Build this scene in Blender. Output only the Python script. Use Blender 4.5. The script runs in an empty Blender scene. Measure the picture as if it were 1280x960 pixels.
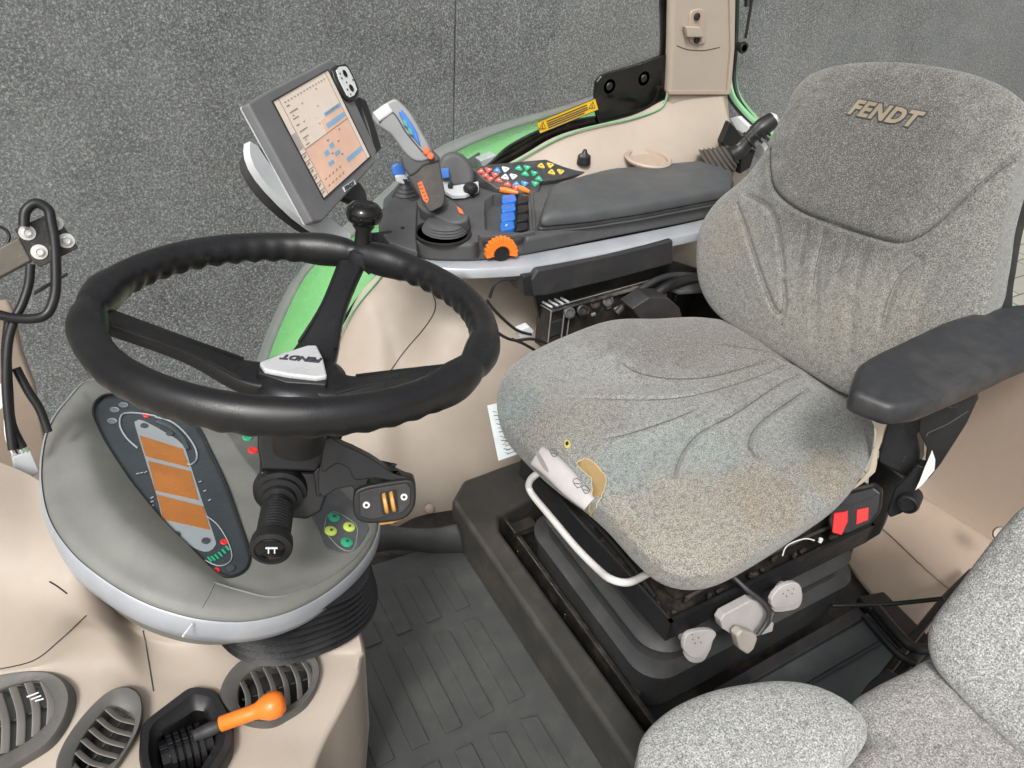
import bpy, bmesh, math, random
import numpy as np
from mathutils import Vector, Matrix
random.seed(7)
sc = bpy.context.scene
COL = sc.collection

# ---------------------------------------------------------------- camera
W, Hh, F = 1280.0, 960.0, 937.0
def nrm(v):
    v = np.array(v, float); return v / np.linalg.norm(v)
_Y = nrm([-660, -730, 937]); _X = nrm([1923, -536, 937]); _X = nrm(_X - _Y * (_X @ _Y)); _Z = np.cross(_X, _Y)
ROT = np.stack([_X, _Y, _Z])                 # rows: world axes seen from the camera (right, down, forward)
CAM = np.array([0, 0, 1.35])
cd = bpy.data.cameras.new('camera'); cam = bpy.data.objects.new('camera', cd); COL.objects.link(cam)
cd.sensor_width = 36; cd.lens = 36 * F / W; cd.clip_start = 0.02; cd.clip_end = 200
M3 = ROT @ np.array([[1, 0, 0], [0, -1, 0], [0, 0, -1.0]])
cam.matrix_world = Matrix.Translation(Vector(CAM)) @ Matrix([list(r) for r in M3]).to_4x4()
sc.camera = cam

# ---------------------------------------------------------------- light
SUN_EL, SUN_AZ = math.radians(50), math.radians(222)
world = bpy.data.worlds.new('World'); sc.world = world; world.use_nodes = True
nt = world.node_tree; nt.nodes.clear()
sky = nt.nodes.new('ShaderNodeTexSky'); sky.sky_type = 'NISHITA'; sky.sun_disc = False
sky.sun_elevation = SUN_EL; sky.sun_rotation = SUN_AZ; sky.air_density = 1.0; sky.dust_density = 6.0; sky.ozone_density = 0.6
hs = nt.nodes.new('ShaderNodeHueSaturation'); hs.inputs['Saturation'].default_value = 0.25
bg = nt.nodes.new('ShaderNodeBackground'); bg.inputs[1].default_value = 0.095
wo = nt.nodes.new('ShaderNodeOutputWorld')
nt.links.new(sky.outputs[0], hs.inputs['Color']); nt.links.new(hs.outputs[0], bg.inputs[0]); nt.links.new(bg.outputs[0], wo.inputs[0])
sd = bpy.data.lights.new('sun', 'SUN'); sd.energy = 1.5; sd.angle = math.radians(12); sd.color = (1, .985, .96)
so = bpy.data.objects.new('sun', sd); COL.objects.link(so)
sdir = Vector((math.sin(SUN_AZ) * math.cos(SUN_EL), math.cos(SUN_AZ) * math.cos(SUN_EL), math.sin(SUN_EL)))
so.rotation_euler = sdir.to_track_quat('Z', 'Y').to_euler()
sc.view_settings.view_transform = 'Standard'; sc.view_settings.look = 'None'
sc.view_settings.exposure = 0.62; sc.view_settings.gamma = 1.0

# ---------------------------------------------------------------- geometry helpers
def ray(px, py): return ROT @ nrm([px - 640, py - 480, F])
def P(px, py, z=None, x=None, y=None, pl=None):
    d = ray(px, py)
    if pl is not None: p, n = np.array(pl[0], float), np.array(pl[1], float); t = ((p - CAM) @ n) / (d @ n)
    elif z is not None: t = (z - CAM[2]) / d[2]
    elif x is not None: t = (x - CAM[0]) / d[0]
    else: t = (y - CAM[1]) / d[1]
    return CAM + d * t
def facing(p, up=0.0):
    """vertical-ish plane through p turned towards the standing viewer"""
    d = CAM - np.array(p); d[2] = up * np.linalg.norm(d[:2]); return (np.array(p), nrm(d))
def spl(pts, n=8, closed=True):
    pts = np.array(pts, float); N = len(pts); out = []
    for i in range(N if closed else N - 1):
        if closed: a, b, c, d = pts[i - 1], pts[i], pts[(i + 1) % N], pts[(i + 2) % N]
        else: a, b, c, d = pts[max(i - 1, 0)], pts[i], pts[i + 1], pts[min(i + 2, N - 1)]
        for k in range(n):
            t = k / n
            out.append(.5 * ((2 * b) + (-a + c) * t + (2 * a - 5 * b + 4 * c - d) * t * t + (-a + 3 * b - 3 * c + d) * t ** 3))
    if not closed: out.append(pts[-1])
    return np.array(out)
def rnd(pts, r=0.25, n=4):
    """polygon with corners rounded by a fraction r of the shorter neighbouring edge"""
    pts = np.array(pts, float); N = len(pts); out = []
    for i in range(N):
        a, b, c = pts[i - 1], pts[i], pts[(i + 1) % N]
        m = min(np.linalg.norm(a - b), np.linalg.norm(c - b)) * r
        p, q = b + nrm(a - b) * m, b + nrm(c - b) * m
        for k in range(n + 1):
            t = k / n; out.append((1 - t) ** 2 * p + 2 * t * (1 - t) * b + t * t * q)
    return np.array(out)
def frame(n):
    n = nrm(n); u = np.cross([0, 0, 1.0], n)
    if np.linalg.norm(u) < 1e-3: u = np.array([1.0, 0, 0])
    u = nrm(u); return u, np.cross(n, u), n

class MB:
    def __init__(s): s.v = []; s.f = []
    def add(s, vs, fs):
        o = len(s.v); s.v += [tuple(float(c) for c in p) for p in vs]; s.f += [tuple(i + o for i in f) for f in fs]; return s
    def prism(s, poly, vec):
        poly = np.array(poly); N = len(poly); q = poly + np.array(vec)
        return s.add(list(poly) + list(q), [tuple(range(N)), tuple(range(2 * N - 1, N - 1, -1))] + [(i, (i + 1) % N, N + (i + 1) % N, N + i) for i in range(N)])
    def rings(s, rings, closed=True, caps=True, loop=False):
        n = len(rings[0]); vs = [p for r in rings for p in r]; fs = []; R = len(rings)
        for i in range(R if loop else R - 1):
            j = (i + 1) % R
            for k in range(n if closed else n - 1):
                l = (k + 1) % n; fs.append((i * n + k, i * n + l, j * n + l, j * n + k))
        if caps and not loop: fs.append(tuple(range(n))); fs.append(tuple(range((R - 1) * n, R * n)))
        return s.add(vs, fs)
    def box(s, c, size, u=(1, 0, 0), v=(0, 1, 0), w=None):
        c = np.array(c, float); u = nrm(u); v = nrm(v); w = np.cross(u, v) if w is None else nrm(w)
        a, b, d = np.array(size) / 2
        p = [c - u * a - v * b, c + u * a - v * b, c + u * a + v * b, c - u * a + v * b]
        return s.prism([q - w * d for q in p], w * 2 * d)
    def tube(s, pts, r, n=10, closed=False, smooth=5, caps=True):
        pts = np.array(pts, float)
        if smooth > 1 and len(pts) > 2:
            rr = spl([[x] for x in (r if hasattr(r, '__len__') else [r] * len(pts))], smooth, closed)[:, 0]; pts = spl(pts, smooth, closed)
        else: rr = np.array(r if hasattr(r, '__len__') else [r] * len(pts))
        rings = []; N = len(pts); up = None
        for i in range(N):
            t = nrm(pts[(i + 1) % N] - pts[i - 1]) if closed else nrm(pts[min(i + 1, N - 1)] - pts[max(i - 1, 0)])
            if up is None: up = frame(t)[0]
            up = nrm(up - t * (up @ t)); v = np.cross(t, up)
            rings.append([pts[i] + rr[i] * (math.cos(a) * up + math.sin(a) * v) for a in np.linspace(0, 2 * math.pi, n, endpoint=False)])
        return s.rings(rings, loop=closed, caps=caps)
    def lathe(s, o, axis, prof, n=32, sx=1, u=None):
        o = np.array(o, float); U, V, A = frame(axis)
        if u is not None: U = nrm(np.array(u) - A * (np.array(u) @ A)); V = np.cross(A, U)
        return s.rings([[o + A * h + r * (sx * math.cos(a) * U + math.sin(a) * V) for a in np.linspace(0, 2 * math.pi, n, endpoint=False)] for r, h in prof])
    def sweep(s, pts, up, w, t, smooth=6, e=4):
        """rounded rectangular bar along pts; w and t are widths and thicknesses"""
        pts = np.array(pts, float); N0 = len(pts)
        w = w if hasattr(w, '__len__') else [w] * N0; t = t if hasattr(t, '__len__') else [t] * N0
        if N0 > 2 and smooth > 1:
            w = spl([[x] for x in w], smooth, False)[:, 0]; t = spl([[x] for x in t], smooth, False)[:, 0]; pts = spl(pts, smooth, False)
        N = len(pts); rings = []; up = np.array(up, float)
        for i in range(N):
            d = nrm(pts[min(i + 1, N - 1)] - pts[max(i - 1, 0)]); b = nrm(np.cross(d, up)); u2 = np.cross(b, d); R = []
            for a in np.linspace(0, 2 * math.pi, 24, endpoint=False):
                c, q = math.cos(a), math.sin(a)
                R.append(pts[i] + b * w[i] / 2 * math.copysign(abs(c) ** (2 / e), c) + u2 * t[i] / 2 * math.copysign(abs(q) ** (2 / e), q))
            rings.append(R)
        return s.rings(rings)
    def grid(s, rows):
        return s.rings([list(r) for r in rows], closed=False, caps=False)

OFF = {}
def finish(name, m, mat, parent=None, bevel=0, seg=3, ang=40, thick=0, sub=0):
    bm = bmesh.new(); vs = [bm.verts.new(p) for p in m.v]
    for f in m.f:
        try: bm.faces.new([vs[i] for i in f])
        except ValueError: pass
    bmesh.ops.remove_doubles(bm, verts=bm.verts, dist=1e-6)
    bmesh.ops.recalc_face_normals(bm, faces=bm.faces)
    if bevel:
        bm.normal_update()
        es = [e for e in bm.edges if len(e.link_faces) == 2 and e.calc_face_angle(0) > math.radians(32)]
        bmesh.ops.bevel(bm, geom=es, offset=bevel, segments=seg, profile=.5, affect='EDGES', clamp_overlap=True)
    L = np.array(OFF[parent.name]) if parent is not None else None
    if L is None:
        c = [v.co for v in bm.verts]; L = np.array([sum(v.x for v in c) / len(c), sum(v.y for v in c) / len(c), min(v.z for v in c)])
    for v in bm.verts: v.co -= Vector(L)
    me = bpy.data.meshes.new(name); bm.to_mesh(me); bm.free()
    for p in me.polygons: p.use_smooth = True
    me.set_sharp_from_angle(angle=math.radians(ang))
    if mat: me.materials.append(mat)
    o = bpy.data.objects.new(name, me); COL.objects.link(o)
    if parent is not None: o.parent = parent
    else: o.location = L
    OFF[o.name] = L
    if bevel: q = o.modifiers.new('normals', 'WEIGHTED_NORMAL'); q.keep_sharp = True; q.weight = 80
    if thick:
        q = o.modifiers.new('solid', 'SOLIDIFY'); q.thickness = thick; q.offset = 0
    return o
def empty(name, loc, label, cat, group=None):
    o = bpy.data.objects.new(name, None); COL.objects.link(o); o.location = Vector(loc); o.empty_display_size = .05; OFF[o.name] = np.array(loc, float)
    return tag(o, label, cat, group)
def tag(o, label=None, cat=None, group=None, kind=None):
    if label: o['label'] = label
    if cat: o['category'] = cat
    if group: o['group'] = group
    if kind: o['kind'] = kind
    return o
from mathutils.bvhtree import BVHTree
_BV = {}
def hit(o, a, b, lift=0.0, normal=False):
    """point of an object's skin seen at a pixel, lifted along the skin's normal"""
    if o.name not in _BV:
        bpy.context.view_layer.update(); _BV[o.name] = (BVHTree.FromObject(o, bpy.context.evaluated_depsgraph_get()), o.matrix_world.copy())
    tr, mw = _BV[o.name]; iv = mw.inverted(); d = Vector(ray(a, b))
    loc, n, i, ds = tr.ray_cast(iv @ Vector(CAM), d)
    if loc is None: return (P(a, b, z=.4), np.array([0, 0, 1.0])) if normal else P(a, b, z=.4)
    n = n if n.dot(d) < 0 else -n; p = np.array(mw @ loc) + np.array(n) * lift
    return (p, np.array(n)) if normal else p
def cut(o, m):
    """carve the closed shape m out of o"""
    par = o.parent; c = finish('cutter', m, None, par if par else None)
    if not par:
        pass
    md = o.modifiers.new('b', 'BOOLEAN'); md.operation = 'DIFFERENCE'; md.object = c; md.solver = 'EXACT'
    bpy.context.view_layer.update(); dg = bpy.context.evaluated_depsgraph_get()
    me = bpy.data.meshes.new_from_object(o.evaluated_get(dg)); o.modifiers.clear()
    mats = list(o.data.materials); o.data = me
    if not me.materials:
        for q in mats: me.materials.append(q)
    me.set_sharp_from_angle(angle=math.radians(40))
    bpy.data.objects.remove(c)
    q = o.modifiers.new('normals', 'WEIGHTED_NORMAL'); q.keep_sharp = True
def px(pts, **k): return [P(a, b, **k) for a, b in pts]
def slab(name, pts, th, mat, parent=None, bevel=0, smooth=0, round_=0, lift=0, **k):
    """traced face on a real plane, pushed back by its thickness"""
    q = np.array(px(pts, **k))
    if smooth: q = spl(q, smooth)
    if round_: q = rnd(q, round_)
    n = nrm(np.cross(q[len(q) // 3] - q[0], q[2 * len(q) // 3] - q[0]))
    if n @ (CAM - q[0]) < 0: n = -n
    return finish(name, MB().prism(q + n * lift, -n * (th + lift)), mat, parent, bevel)
def text(s, plane, a, b, h, mat, parent, depth=.001, lift=.0006, shear=0, name='lettering', bold=.02, flip=False, warp=None, grow=0, space=1.0):
    """letters from pixel a to pixel b along a plane, height h metres"""
    n = nrm(plane[1]); pl = (np.array(plane[0]) + n * lift, n)
    A, B = P(*a, pl=pl), P(*b, pl=pl); X = nrm(B - A); Yv = np.cross(n, X)
    if flip: Yv = -Yv
    cu = bpy.data.curves.new('t', 'FONT'); cu.body = s; cu.shear = shear; cu.extrude = .12; cu.offset = bold; cu.resolution_u = 3; cu.space_character = space
    to = bpy.data.objects.new('t', cu); COL.objects.link(to); bpy.context.view_layer.update()
    me0 = bpy.data.meshes.new_from_object(to.evaluated_get(bpy.context.evaluated_depsgraph_get()))
    vs = [v.co.copy() for v in me0.vertices]; fs = [tuple(p.vertices) for p in me0.polygons]
    x0, x1 = min(v.x for v in vs), max(v.x for v in vs); y0, y1 = min(v.y for v in vs), max(v.y for v in vs)
    if grow:
        cu.offset = bold + grow; bpy.context.view_layer.update()
        me0 = bpy.data.meshes.new_from_object(to.evaluated_get(bpy.context.evaluated_depsgraph_get()))
        vs = [v.co.copy() for v in me0.vertices]; fs = [tuple(p.vertices) for p in me0.polygons]
    bpy.data.objects.remove(to)
    L = np.linalg.norm(B - A); m = MB(); out = []
    for v in vs:
        fx, fy = (v.x - x0) / (x1 - x0), (v.y - y0) / (y1 - y0)
        p = A + X * L * fx + Yv * (h * (fy - .5)) + n * (depth * (v.z / .12))
        if warp: p = warp(p, depth * (v.z / .12) + lift)
        out.append(p)
    m.add(out, fs); return finish(name, m, mat, parent)
def dist(u, v, line):
    d = np.full(u.shape, 9.0)
    for a, b in zip(line[:-1], line[1:]):
        ab = b - a; L = ab @ ab + 1e-12; t = np.clip(((u - a[0]) * ab[0] + (v - a[1]) * ab[1]) / L, 0, 1)
        d = np.minimum(d, np.hypot(u - a[0] - t * ab[0], v - a[1] - t * ab[1]))
    return d
def inside(u, v, poly):
    r = np.zeros(u.shape, bool)
    for a, b in zip(poly, np.roll(poly, -1, 0)):
        cnd = ((a[1] > v) != (b[1] > v)) & (u < (b[0] - a[0]) * (v - a[1]) / (b[1] - a[1] + 1e-15) + a[0]); r ^= cnd
    return r
def bez_grid(rows, n=8):
    g = np.array(rows); a = np.stack([spl(r, n, False) for r in g]); return np.stack([spl(a[:, j], n, False) for j in range(a.shape[1])], 1)

# ---------------------------------------------------------------- materials
def newmat(name):
    m = bpy.data.materials.new(name); m.use_nodes = True; t = m.node_tree; b = t.nodes['Principled BSDF']; return m, t, b
def N(t, typ, **k):
    n = t.nodes.new(typ)
    for a, v in k.items():
        if a.startswith('i_'): n.inputs[a[2:].replace('_', ' ')].default_value = v
        else: setattr(n, a, v)
    return n
def noise(t, co, scale, detail=3, rough=.55):
    n = N(t, 'ShaderNodeTexNoise'); n.inputs['Scale'].default_value = scale; n.inputs['Detail'].default_value = detail; n.inputs['Roughness'].default_value = rough
    t.links.new(co, n.inputs['Vector']); return n.outputs['Fac']
def ramp(t, fac, stops):
    r = N(t, 'ShaderNodeValToRGB'); e = r.color_ramp.elements
    while len(e) < len(stops): e.new(.5)
    for q, (p, c) in zip(e, stops): q.position = p; q.color = (*c, 1) if hasattr(c, '__len__') else (c, c, c, 1)
    t.links.new(fac, r.inputs[0]); return r.outputs[0]
def mix(t, fac, a, b, typ='MIX'):
    m = N(t, 'ShaderNodeMix', data_type='RGBA', blend_type=typ)
    for s, v in (('Factor', fac), ('A', a), ('B', b)):
        i = [q for q in m.inputs if q.name == s and (q.type == 'RGBA' if s != 'Factor' else q.type == 'VALUE')][0]
        if hasattr(v, 'is_linked') or isinstance(v, bpy.types.NodeSocket): t.links.new(v, i)
        else: i.default_value = v if s == 'Factor' else (*v, 1)
    return [q for q in m.outputs if q.type == 'RGBA'][0]
def bump(t, b, h, strength=.3, dist=.001, prev=None):
    n = N(t, 'ShaderNodeBump'); n.inputs['Strength'].default_value = strength; n.inputs['Distance'].default_value = dist
    t.links.new(h, n.inputs['Height'])
    if prev is not None: t.links.new(prev, n.inputs['Normal'])
    t.links.new(n.outputs[0], b.inputs['Normal']); return n.outputs[0]
def plastic(name, col, rough=.5, grain=900, gs=.25, dust=.25, dcol=(.35, .31, .26), metal=0, coat=0, var=.12, dscale=9, scratch=0):
    m, t, b = newmat(name); co = N(t, 'ShaderNodeTexCoord').outputs['Object']
    v = ramp(t, noise(t, co, 14, 5), [(.3, tuple(c * (1 - var) for c in col)), (.7, tuple(min(1, c * (1 + var)) for c in col))])
    if dust:
        d = ramp(t, noise(t, co, dscale, 8, .7), [(.48, 0), (.75, dust)])
        v = mix(t, d, v, dcol)
        d2 = ramp(t, noise(t, co, 160, 2, .8), [(.66, 0), (.72, dust * .9)])
        v = mix(t, d2, v, dcol)
    if scratch:
        mp = N(t, 'ShaderNodeMapping'); mp.inputs['Scale'].default_value = (6, 90, 20); mp.inputs['Rotation'].default_value = (.3, .4, .8); t.links.new(co, mp.inputs[0])
        v = mix(t, ramp(t, noise(t, mp.outputs[0], 3, 5, .7), [(.7, 0), (.74, scratch)]), v, tuple(min(1, c * 1.8 + .08) for c in col))
    t.links.new(v, b.inputs['Base Color'])
    rr = ramp(t, noise(t, co, 25, 6), [(.3, max(0, rough - .1)), (.75, min(1, rough + .15))]); t.links.new(rr, b.inputs['Roughness'])
    b.inputs['Metallic'].default_value = metal; b.inputs['Coat Weight'].default_value = coat
    if gs: bump(t, b, noise(t, co, grain, 2), gs, .0006)
    return m
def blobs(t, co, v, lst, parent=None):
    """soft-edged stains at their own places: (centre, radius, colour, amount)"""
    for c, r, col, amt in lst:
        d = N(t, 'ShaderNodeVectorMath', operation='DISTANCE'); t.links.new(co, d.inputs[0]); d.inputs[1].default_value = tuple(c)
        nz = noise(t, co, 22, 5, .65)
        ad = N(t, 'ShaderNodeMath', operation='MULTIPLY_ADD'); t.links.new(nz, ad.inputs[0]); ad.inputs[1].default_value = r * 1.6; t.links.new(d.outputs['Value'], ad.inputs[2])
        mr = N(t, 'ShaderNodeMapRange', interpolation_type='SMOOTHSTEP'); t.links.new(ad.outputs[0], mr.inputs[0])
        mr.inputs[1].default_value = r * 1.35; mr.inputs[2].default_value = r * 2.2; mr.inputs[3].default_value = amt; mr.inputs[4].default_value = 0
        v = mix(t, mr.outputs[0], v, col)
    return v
def fabric(name, base, dark, patches=(), scale=500):
    m, t, b = newmat(name); co = N(t, 'ShaderNodeTexCoord').outputs['Object']
    v = ramp(t, noise(t, co, 5, 4), [(.3, tuple(c * .86 for c in base)), (.7, tuple(c * 1.12 for c in base))])
    v = blobs(t, co, v, patches)
    sp = noise(t, co, scale, 3, .8)
    v = mix(t, ramp(t, sp, [(.36, .9), (.5, 0)]), v, dark)
    v = mix(t, ramp(t, sp, [(.52, 0), (.64, .75)]), v, tuple(min(1, c * 2.0) for c in base))
    v = mix(t, ramp(t, noise(t, co, 110, 4, .7), [(.38, .35), (.5, 0)]), v, dark)
    t.links.new(v, b.inputs['Base Color']); b.inputs['Roughness'].default_value = .95
    b.inputs['Sheen Weight'].default_value = .25; b.inputs['Sheen Roughness'].default_value = .5
    vo = N(t, 'ShaderNodeTexVoronoi'); vo.inputs['Scale'].default_value = scale * 1.1; t.links.new(co, vo.inputs['Vector'])
    n1 = bump(t, b, vo.outputs['Distance'], .55, .0016); bump(t, b, noise(t, co, 60, 4), .4, .003, n1)
    return m
def glossy(name, col, rough=.15, metal=0): return plastic(name, col, rough, gs=0, dust=.04, var=.03, metal=metal)

BEIGE = plastic('beige_plastic', (.395, .335, .275), .5, 1500, .35, .10, (.27, .20, .15), dscale=30, var=.03)
BEIGE2 = plastic('beige_plastic_dusty', (.40, .315, .25), .55, 1500, .35, .3, (.25, .18, .12), dscale=14, scratch=.2, var=.05)
GREYC = plastic('console_grey', (.068, .069, .072), .55, 900, .3, .22, (.2, .19, .17))
DARKG = plastic('dark_plastic', (.028, .028, .03), .5, 900, .3, .25, (.15, .13, .11))
BLACK = plastic('black_plastic', (.012, .012, .013), .42, 900, .25, .12, (.12, .1, .09))
RUBBER = plastic('wheel_rubber', (.010, .010, .011), .30, 1400, .35, .08, (.08, .075, .07))
GLOSSW = glossy('window_black', (.004, .004, .004), .12)
GLOSSB = glossy('gloss_black', (.006, .006, .007), .06)
SILVER = plastic('silver_trim', (.40, .42, .45), .38, gs=.05, dust=.1, metal=.25, scratch=.4)
LTGREY = plastic('light_grey_plastic', (.55, .57, .58), .4, gs=.1, dust=.12)
PINKG = plastic('worn_grey_lever', (.44, .415, .41), .55, gs=.3, dust=.3)
OLIVE = plastic('dash_grey', (.185, .187, .172), .5, 1100, .25, .18, (.34, .32, .27), scratch=.35)
PAD = plastic('armrest_pad', (.075, .080, .083), .5, 1300, .5, .15, (.16, .15, .14))
ORANGE = plastic('orange_plastic', (.85, .20, .02), .35, gs=.1, dust=.06, var=.05)
ORANGE2 = plastic('orange_print', (.8, .16, .03), .5, gs=0, dust=0)
AMBER = plastic('amber_display', (.40, .15, .035), .25, gs=0, dust=.2, dcol=(.3, .14, .05), var=.15)
WHITE = plastic('white_print', (.75, .77, .76), .5, gs=0, dust=.05)
PALE = plastic('pale_paint', (.62, .60, .58), .4, gs=.1, dust=.15)
RED = plastic('red_plastic', (.75, .03, .03), .35, gs=0, dust=.1)
REDK = plastic('red_key', (.55, .10, .07), .5, gs=0, dust=.05)
GREENK = plastic('green_key', (.03, .38, .20), .5, gs=0, dust=.05)
YELK = plastic('yellow_key', (.60, .47, .08), .5, gs=0, dust=.05)
LIME = plastic('lime_key', (.58, .70, .12), .5, gs=0, dust=.03)
BLUEK = plastic('blue_plastic', (.03, .16, .55), .35, gs=0, dust=.08)
BLUE2 = plastic('blue_key', (.06, .25, .50), .5, gs=0, dust=.05)
GREENP = plastic('green_paint', (.20, .54, .19), .22, gs=0, dust=0, coat=.5, var=.02)
GREENE = plastic('green_edge', (.20, .42, .22), .4, gs=0, dust=.1)
YELLOW = plastic('yellow_sticker', (.85, .52, .01), .4, gs=0, dust=.05, var=.03)
MAT = plastic('rubber_mat', (.055, .058, .056), .55, 500, .5, .32, (.14, .13, .11), dscale=9, scratch=.3)
PLATM = plastic('riser_rubber', (.042, .040, .036), .6, 300, .5, .5, (.11, .09, .07), dscale=7)
DIRTY = plastic('greasy_black', (.016, .015, .014), .45, 200, .6, .55, (.13, .10, .07), dscale=22)
STEELB = plastic('grey_blue_panel', (.075, .085, .088), .4, 500, .2, .35, (.2, .19, .17), scratch=.5)
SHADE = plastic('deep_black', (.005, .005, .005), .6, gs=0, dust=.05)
BOLT = plastic('zinc_bolt', (.62, .62, .58), .35, gs=.1, dust=.2, metal=.5)
FOAM = plastic('bare_foam', (.34, .23, .10), .95, 260, 1, .3, (.6, .45, .2))
GOLD = plastic('gold_lettering', (.29, .245, .17), .8, 500, .6, 0)
RIMK = plastic('cluster_face', (.045, .055, .062), .3, gs=0, dust=.1)
CREAM = plastic('terminal_screen', (.72, .62, .52), .3, gs=0, dust=.06, dcol=(.5, .45, .4), var=.03)
SCRB = plastic('screen_blue', (.22, .38, .55), .4, gs=0, dust=0)
SCRO = plastic('screen_line', (.25, .18, .14), .4, gs=0, dust=0)
SCRP = plastic('screen_peach', (.72, .46, .34), .4, gs=0, dust=0)
PAPER = plastic('paper_label', (.68, .74, .76), .6, gs=.05, dust=.1)
INK = plastic('ink', (.05, .05, .06), .6, gs=0, dust=0)
SAND = plastic('yellow_roller', (.65, .33, .07), .4, gs=0, dust=.2)
def em(m, e):
    b = m.node_tree.nodes['Principled BSDF']; s = b.inputs['Base Color'].links[0].from_socket
    m.node_tree.links.new(s, b.inputs['Emission Color']); b.inputs['Emission Strength'].default_value = e
for q in (CREAM, SCRB, SCRP): em(q, .12)
def m_wall():
    m, t, b = newmat('exposed_aggregate'); co = N(t, 'ShaderNodeTexCoord').outputs['Object']
    sp = noise(t, co, 92, 4, .85); s2 = noise(t, co, 140, 2, .7)
    v = ramp(t, sp, [(.32, .028), (.43, .07), (.52, .14), (.60, .29), (.70, .60)])
    v = mix(t, ramp(t, s2, [(.35, .6), (.48, 0)]), v, (.04, .042, .046))
    v = mix(t, ramp(t, s2, [(.58, 0), (.68, .6)]), v, (.62, .63, .66))
    v = mix(t, ramp(t, noise(t, co, .7, 4), [(.35, 0), (.7, .25)]), v, (.17, .175, .18))
    t.links.new(v, b.inputs['Base Color']); b.inputs['Roughness'].default_value = .85
    bump(t, b, sp, .5, .01); return m
def m_pave():
    m, t, b = newmat('paving'); co = N(t, 'ShaderNodeTexCoord').outputs['Object']
    br = N(t, 'ShaderNodeTexBrick'); br.inputs['Scale'].default_value = 1; br.inputs['Brick Width'].default_value = .4; br.inputs['Row Height'].default_value = .2
    br.inputs['Mortar Size'].default_value = .008; br.inputs['Color1'].default_value = (.42, .39, .33, 1); br.inputs['Color2'].default_value = (.33, .31, .27, 1); br.inputs['Mortar'].default_value = (.13, .12, .1, 1)
    t.links.new(co, br.inputs['Vector'])
    v = mix(t, ramp(t, noise(t, co, 3, 6), [(.4, 0), (.7, .4)]), br.outputs['Color'], (.25, .24, .21))
    t.links.new(v, b.inputs['Base Color']); b.inputs['Roughness'].default_value = .9; bump(t, b, noise(t, co, 60, 4), .4, .01); return m
def m_glass():
    m, t, b = newmat('window_glass'); t.nodes.remove(b); o = [q for q in t.nodes if q.type == 'OUTPUT_MATERIAL'][0]
    tr = N(t, 'ShaderNodeBsdfTransparent'); tr.inputs[0].default_value = (.93, .97, .95, 1); gl = N(t, 'ShaderNodeBsdfGlossy'); gl.inputs['Roughness'].default_value = .02
    fr = N(t, 'ShaderNodeFresnel'); fr.inputs[0].default_value = 1.4; mx = N(t, 'ShaderNodeMixShader')
    t.links.new(fr.outputs[0], mx.inputs[0]); t.links.new(tr.outputs[0], mx.inputs[1]); t.links.new(gl.outputs[0], mx.inputs[2])
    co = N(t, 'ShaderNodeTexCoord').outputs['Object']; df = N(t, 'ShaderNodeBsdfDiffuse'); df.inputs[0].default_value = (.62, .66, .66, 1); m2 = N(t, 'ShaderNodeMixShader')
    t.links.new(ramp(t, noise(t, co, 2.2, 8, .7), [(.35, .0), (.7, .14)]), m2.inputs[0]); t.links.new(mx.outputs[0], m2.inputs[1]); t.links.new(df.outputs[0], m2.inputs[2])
    t.links.new(m2.outputs[0], o.inputs[0]); return m
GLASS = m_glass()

# ================================================================ THE SETTING
GZ = -1.4
g = finish('ground', MB().prism([(-60, -60, GZ), (90, -60, GZ), (90, 90, GZ), (-60, 90, GZ)], (0, 0, -.1)), m_pave()); tag(g, kind='structure')
wd = nrm([10.7, 1.5, 0]); wn = np.array([-wd[1], wd[0], 0]); w0 = np.array([-.5, 3.4, GZ])
wall = empty('panel_wall', w0 + wd * 3, 'dark grey speckled exposed-aggregate panel wall standing behind the tractor windows', 'wall')
wm = m_wall(); a = -9.0; seam = ((P(570, 90, pl=(w0, wn)) - w0) @ wd)
edges = [seam - 9, seam - 4.5, seam - .006, seam + 4.5, seam + 9, seam + 13.5, seam + 18]
for e0, e1 in zip(edges, edges[1:]):
    q = [w0 + wd * (e0 + .006), w0 + wd * (e1 - .006)]
    finish('wall_panel', MB().prism([q[0], q[1], q[1] + np.array([0, 0, 6]), q[0] + np.array([0, 0, 6])], wn * .15), wm, wall, .004)
q = [w0 + wd * edges[0] + wn * .1, w0 + wd * edges[-1] + wn * .1]
finish('backing', MB().prism([q[0], q[1], q[1] + np.array([0, 0, 5.9]), q[0] + np.array([0, 0, 5.9])], wn * .3), SHADE, wall)

# cab floor below everything, with the pit the seat stands in
m = MB(); m.box((.55, .72, -.04), (2.2, 2.0, .06)); fl = finish('floor', m, DIRTY, None, .004); tag(fl, kind='structure')

# ---------------------------------------------------------------- rubber floor mat
mt = empty('rubber_floor_mat', (.3, .8, 0), 'dark grey ribbed rubber floor mat between dashboard and seat riser', 'floor mat')
mat_o = finish('mat_sheet', MB().prism([(-.12, .3, .0), (.556, .3, .0), (.552, 1.06, 0), (.47, 1.10, 0), (.15, 1.12, 0), (-.12, 1.12, 0)], (0, 0, -.008)), MAT, mt, .002)
m = MB(); ys = [(.02, .28), (.30, .50), (.53, .77), (.80, .98)]
for i in range(9):
    x = -.045 + i * .0675
    for a2, b2 in ((.20, .39), (.42, .632), (.67, .878), (.908, 1.035)):
        if x > .53: continue
        m.prism(rnd([(x - .034, a2, .0045), (x, a2, .0045), (x, b2 - .01 * (i > 6), .0045), (x - .034, b2, .0045)], .08), (0, 0, -.009))
finish('mat_ribs', m, MAT, mt, .0008, 2)
lip = [P(472, 652, z=.075), P(500, 660, z=.07), P(540, 661, z=.07), P(572, 655, z=.075)]
low = [P(470, 690, z=.002), P(500, 686, z=.002), P(540, 690, z=.002), P(584, 690, z=.002)]
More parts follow.
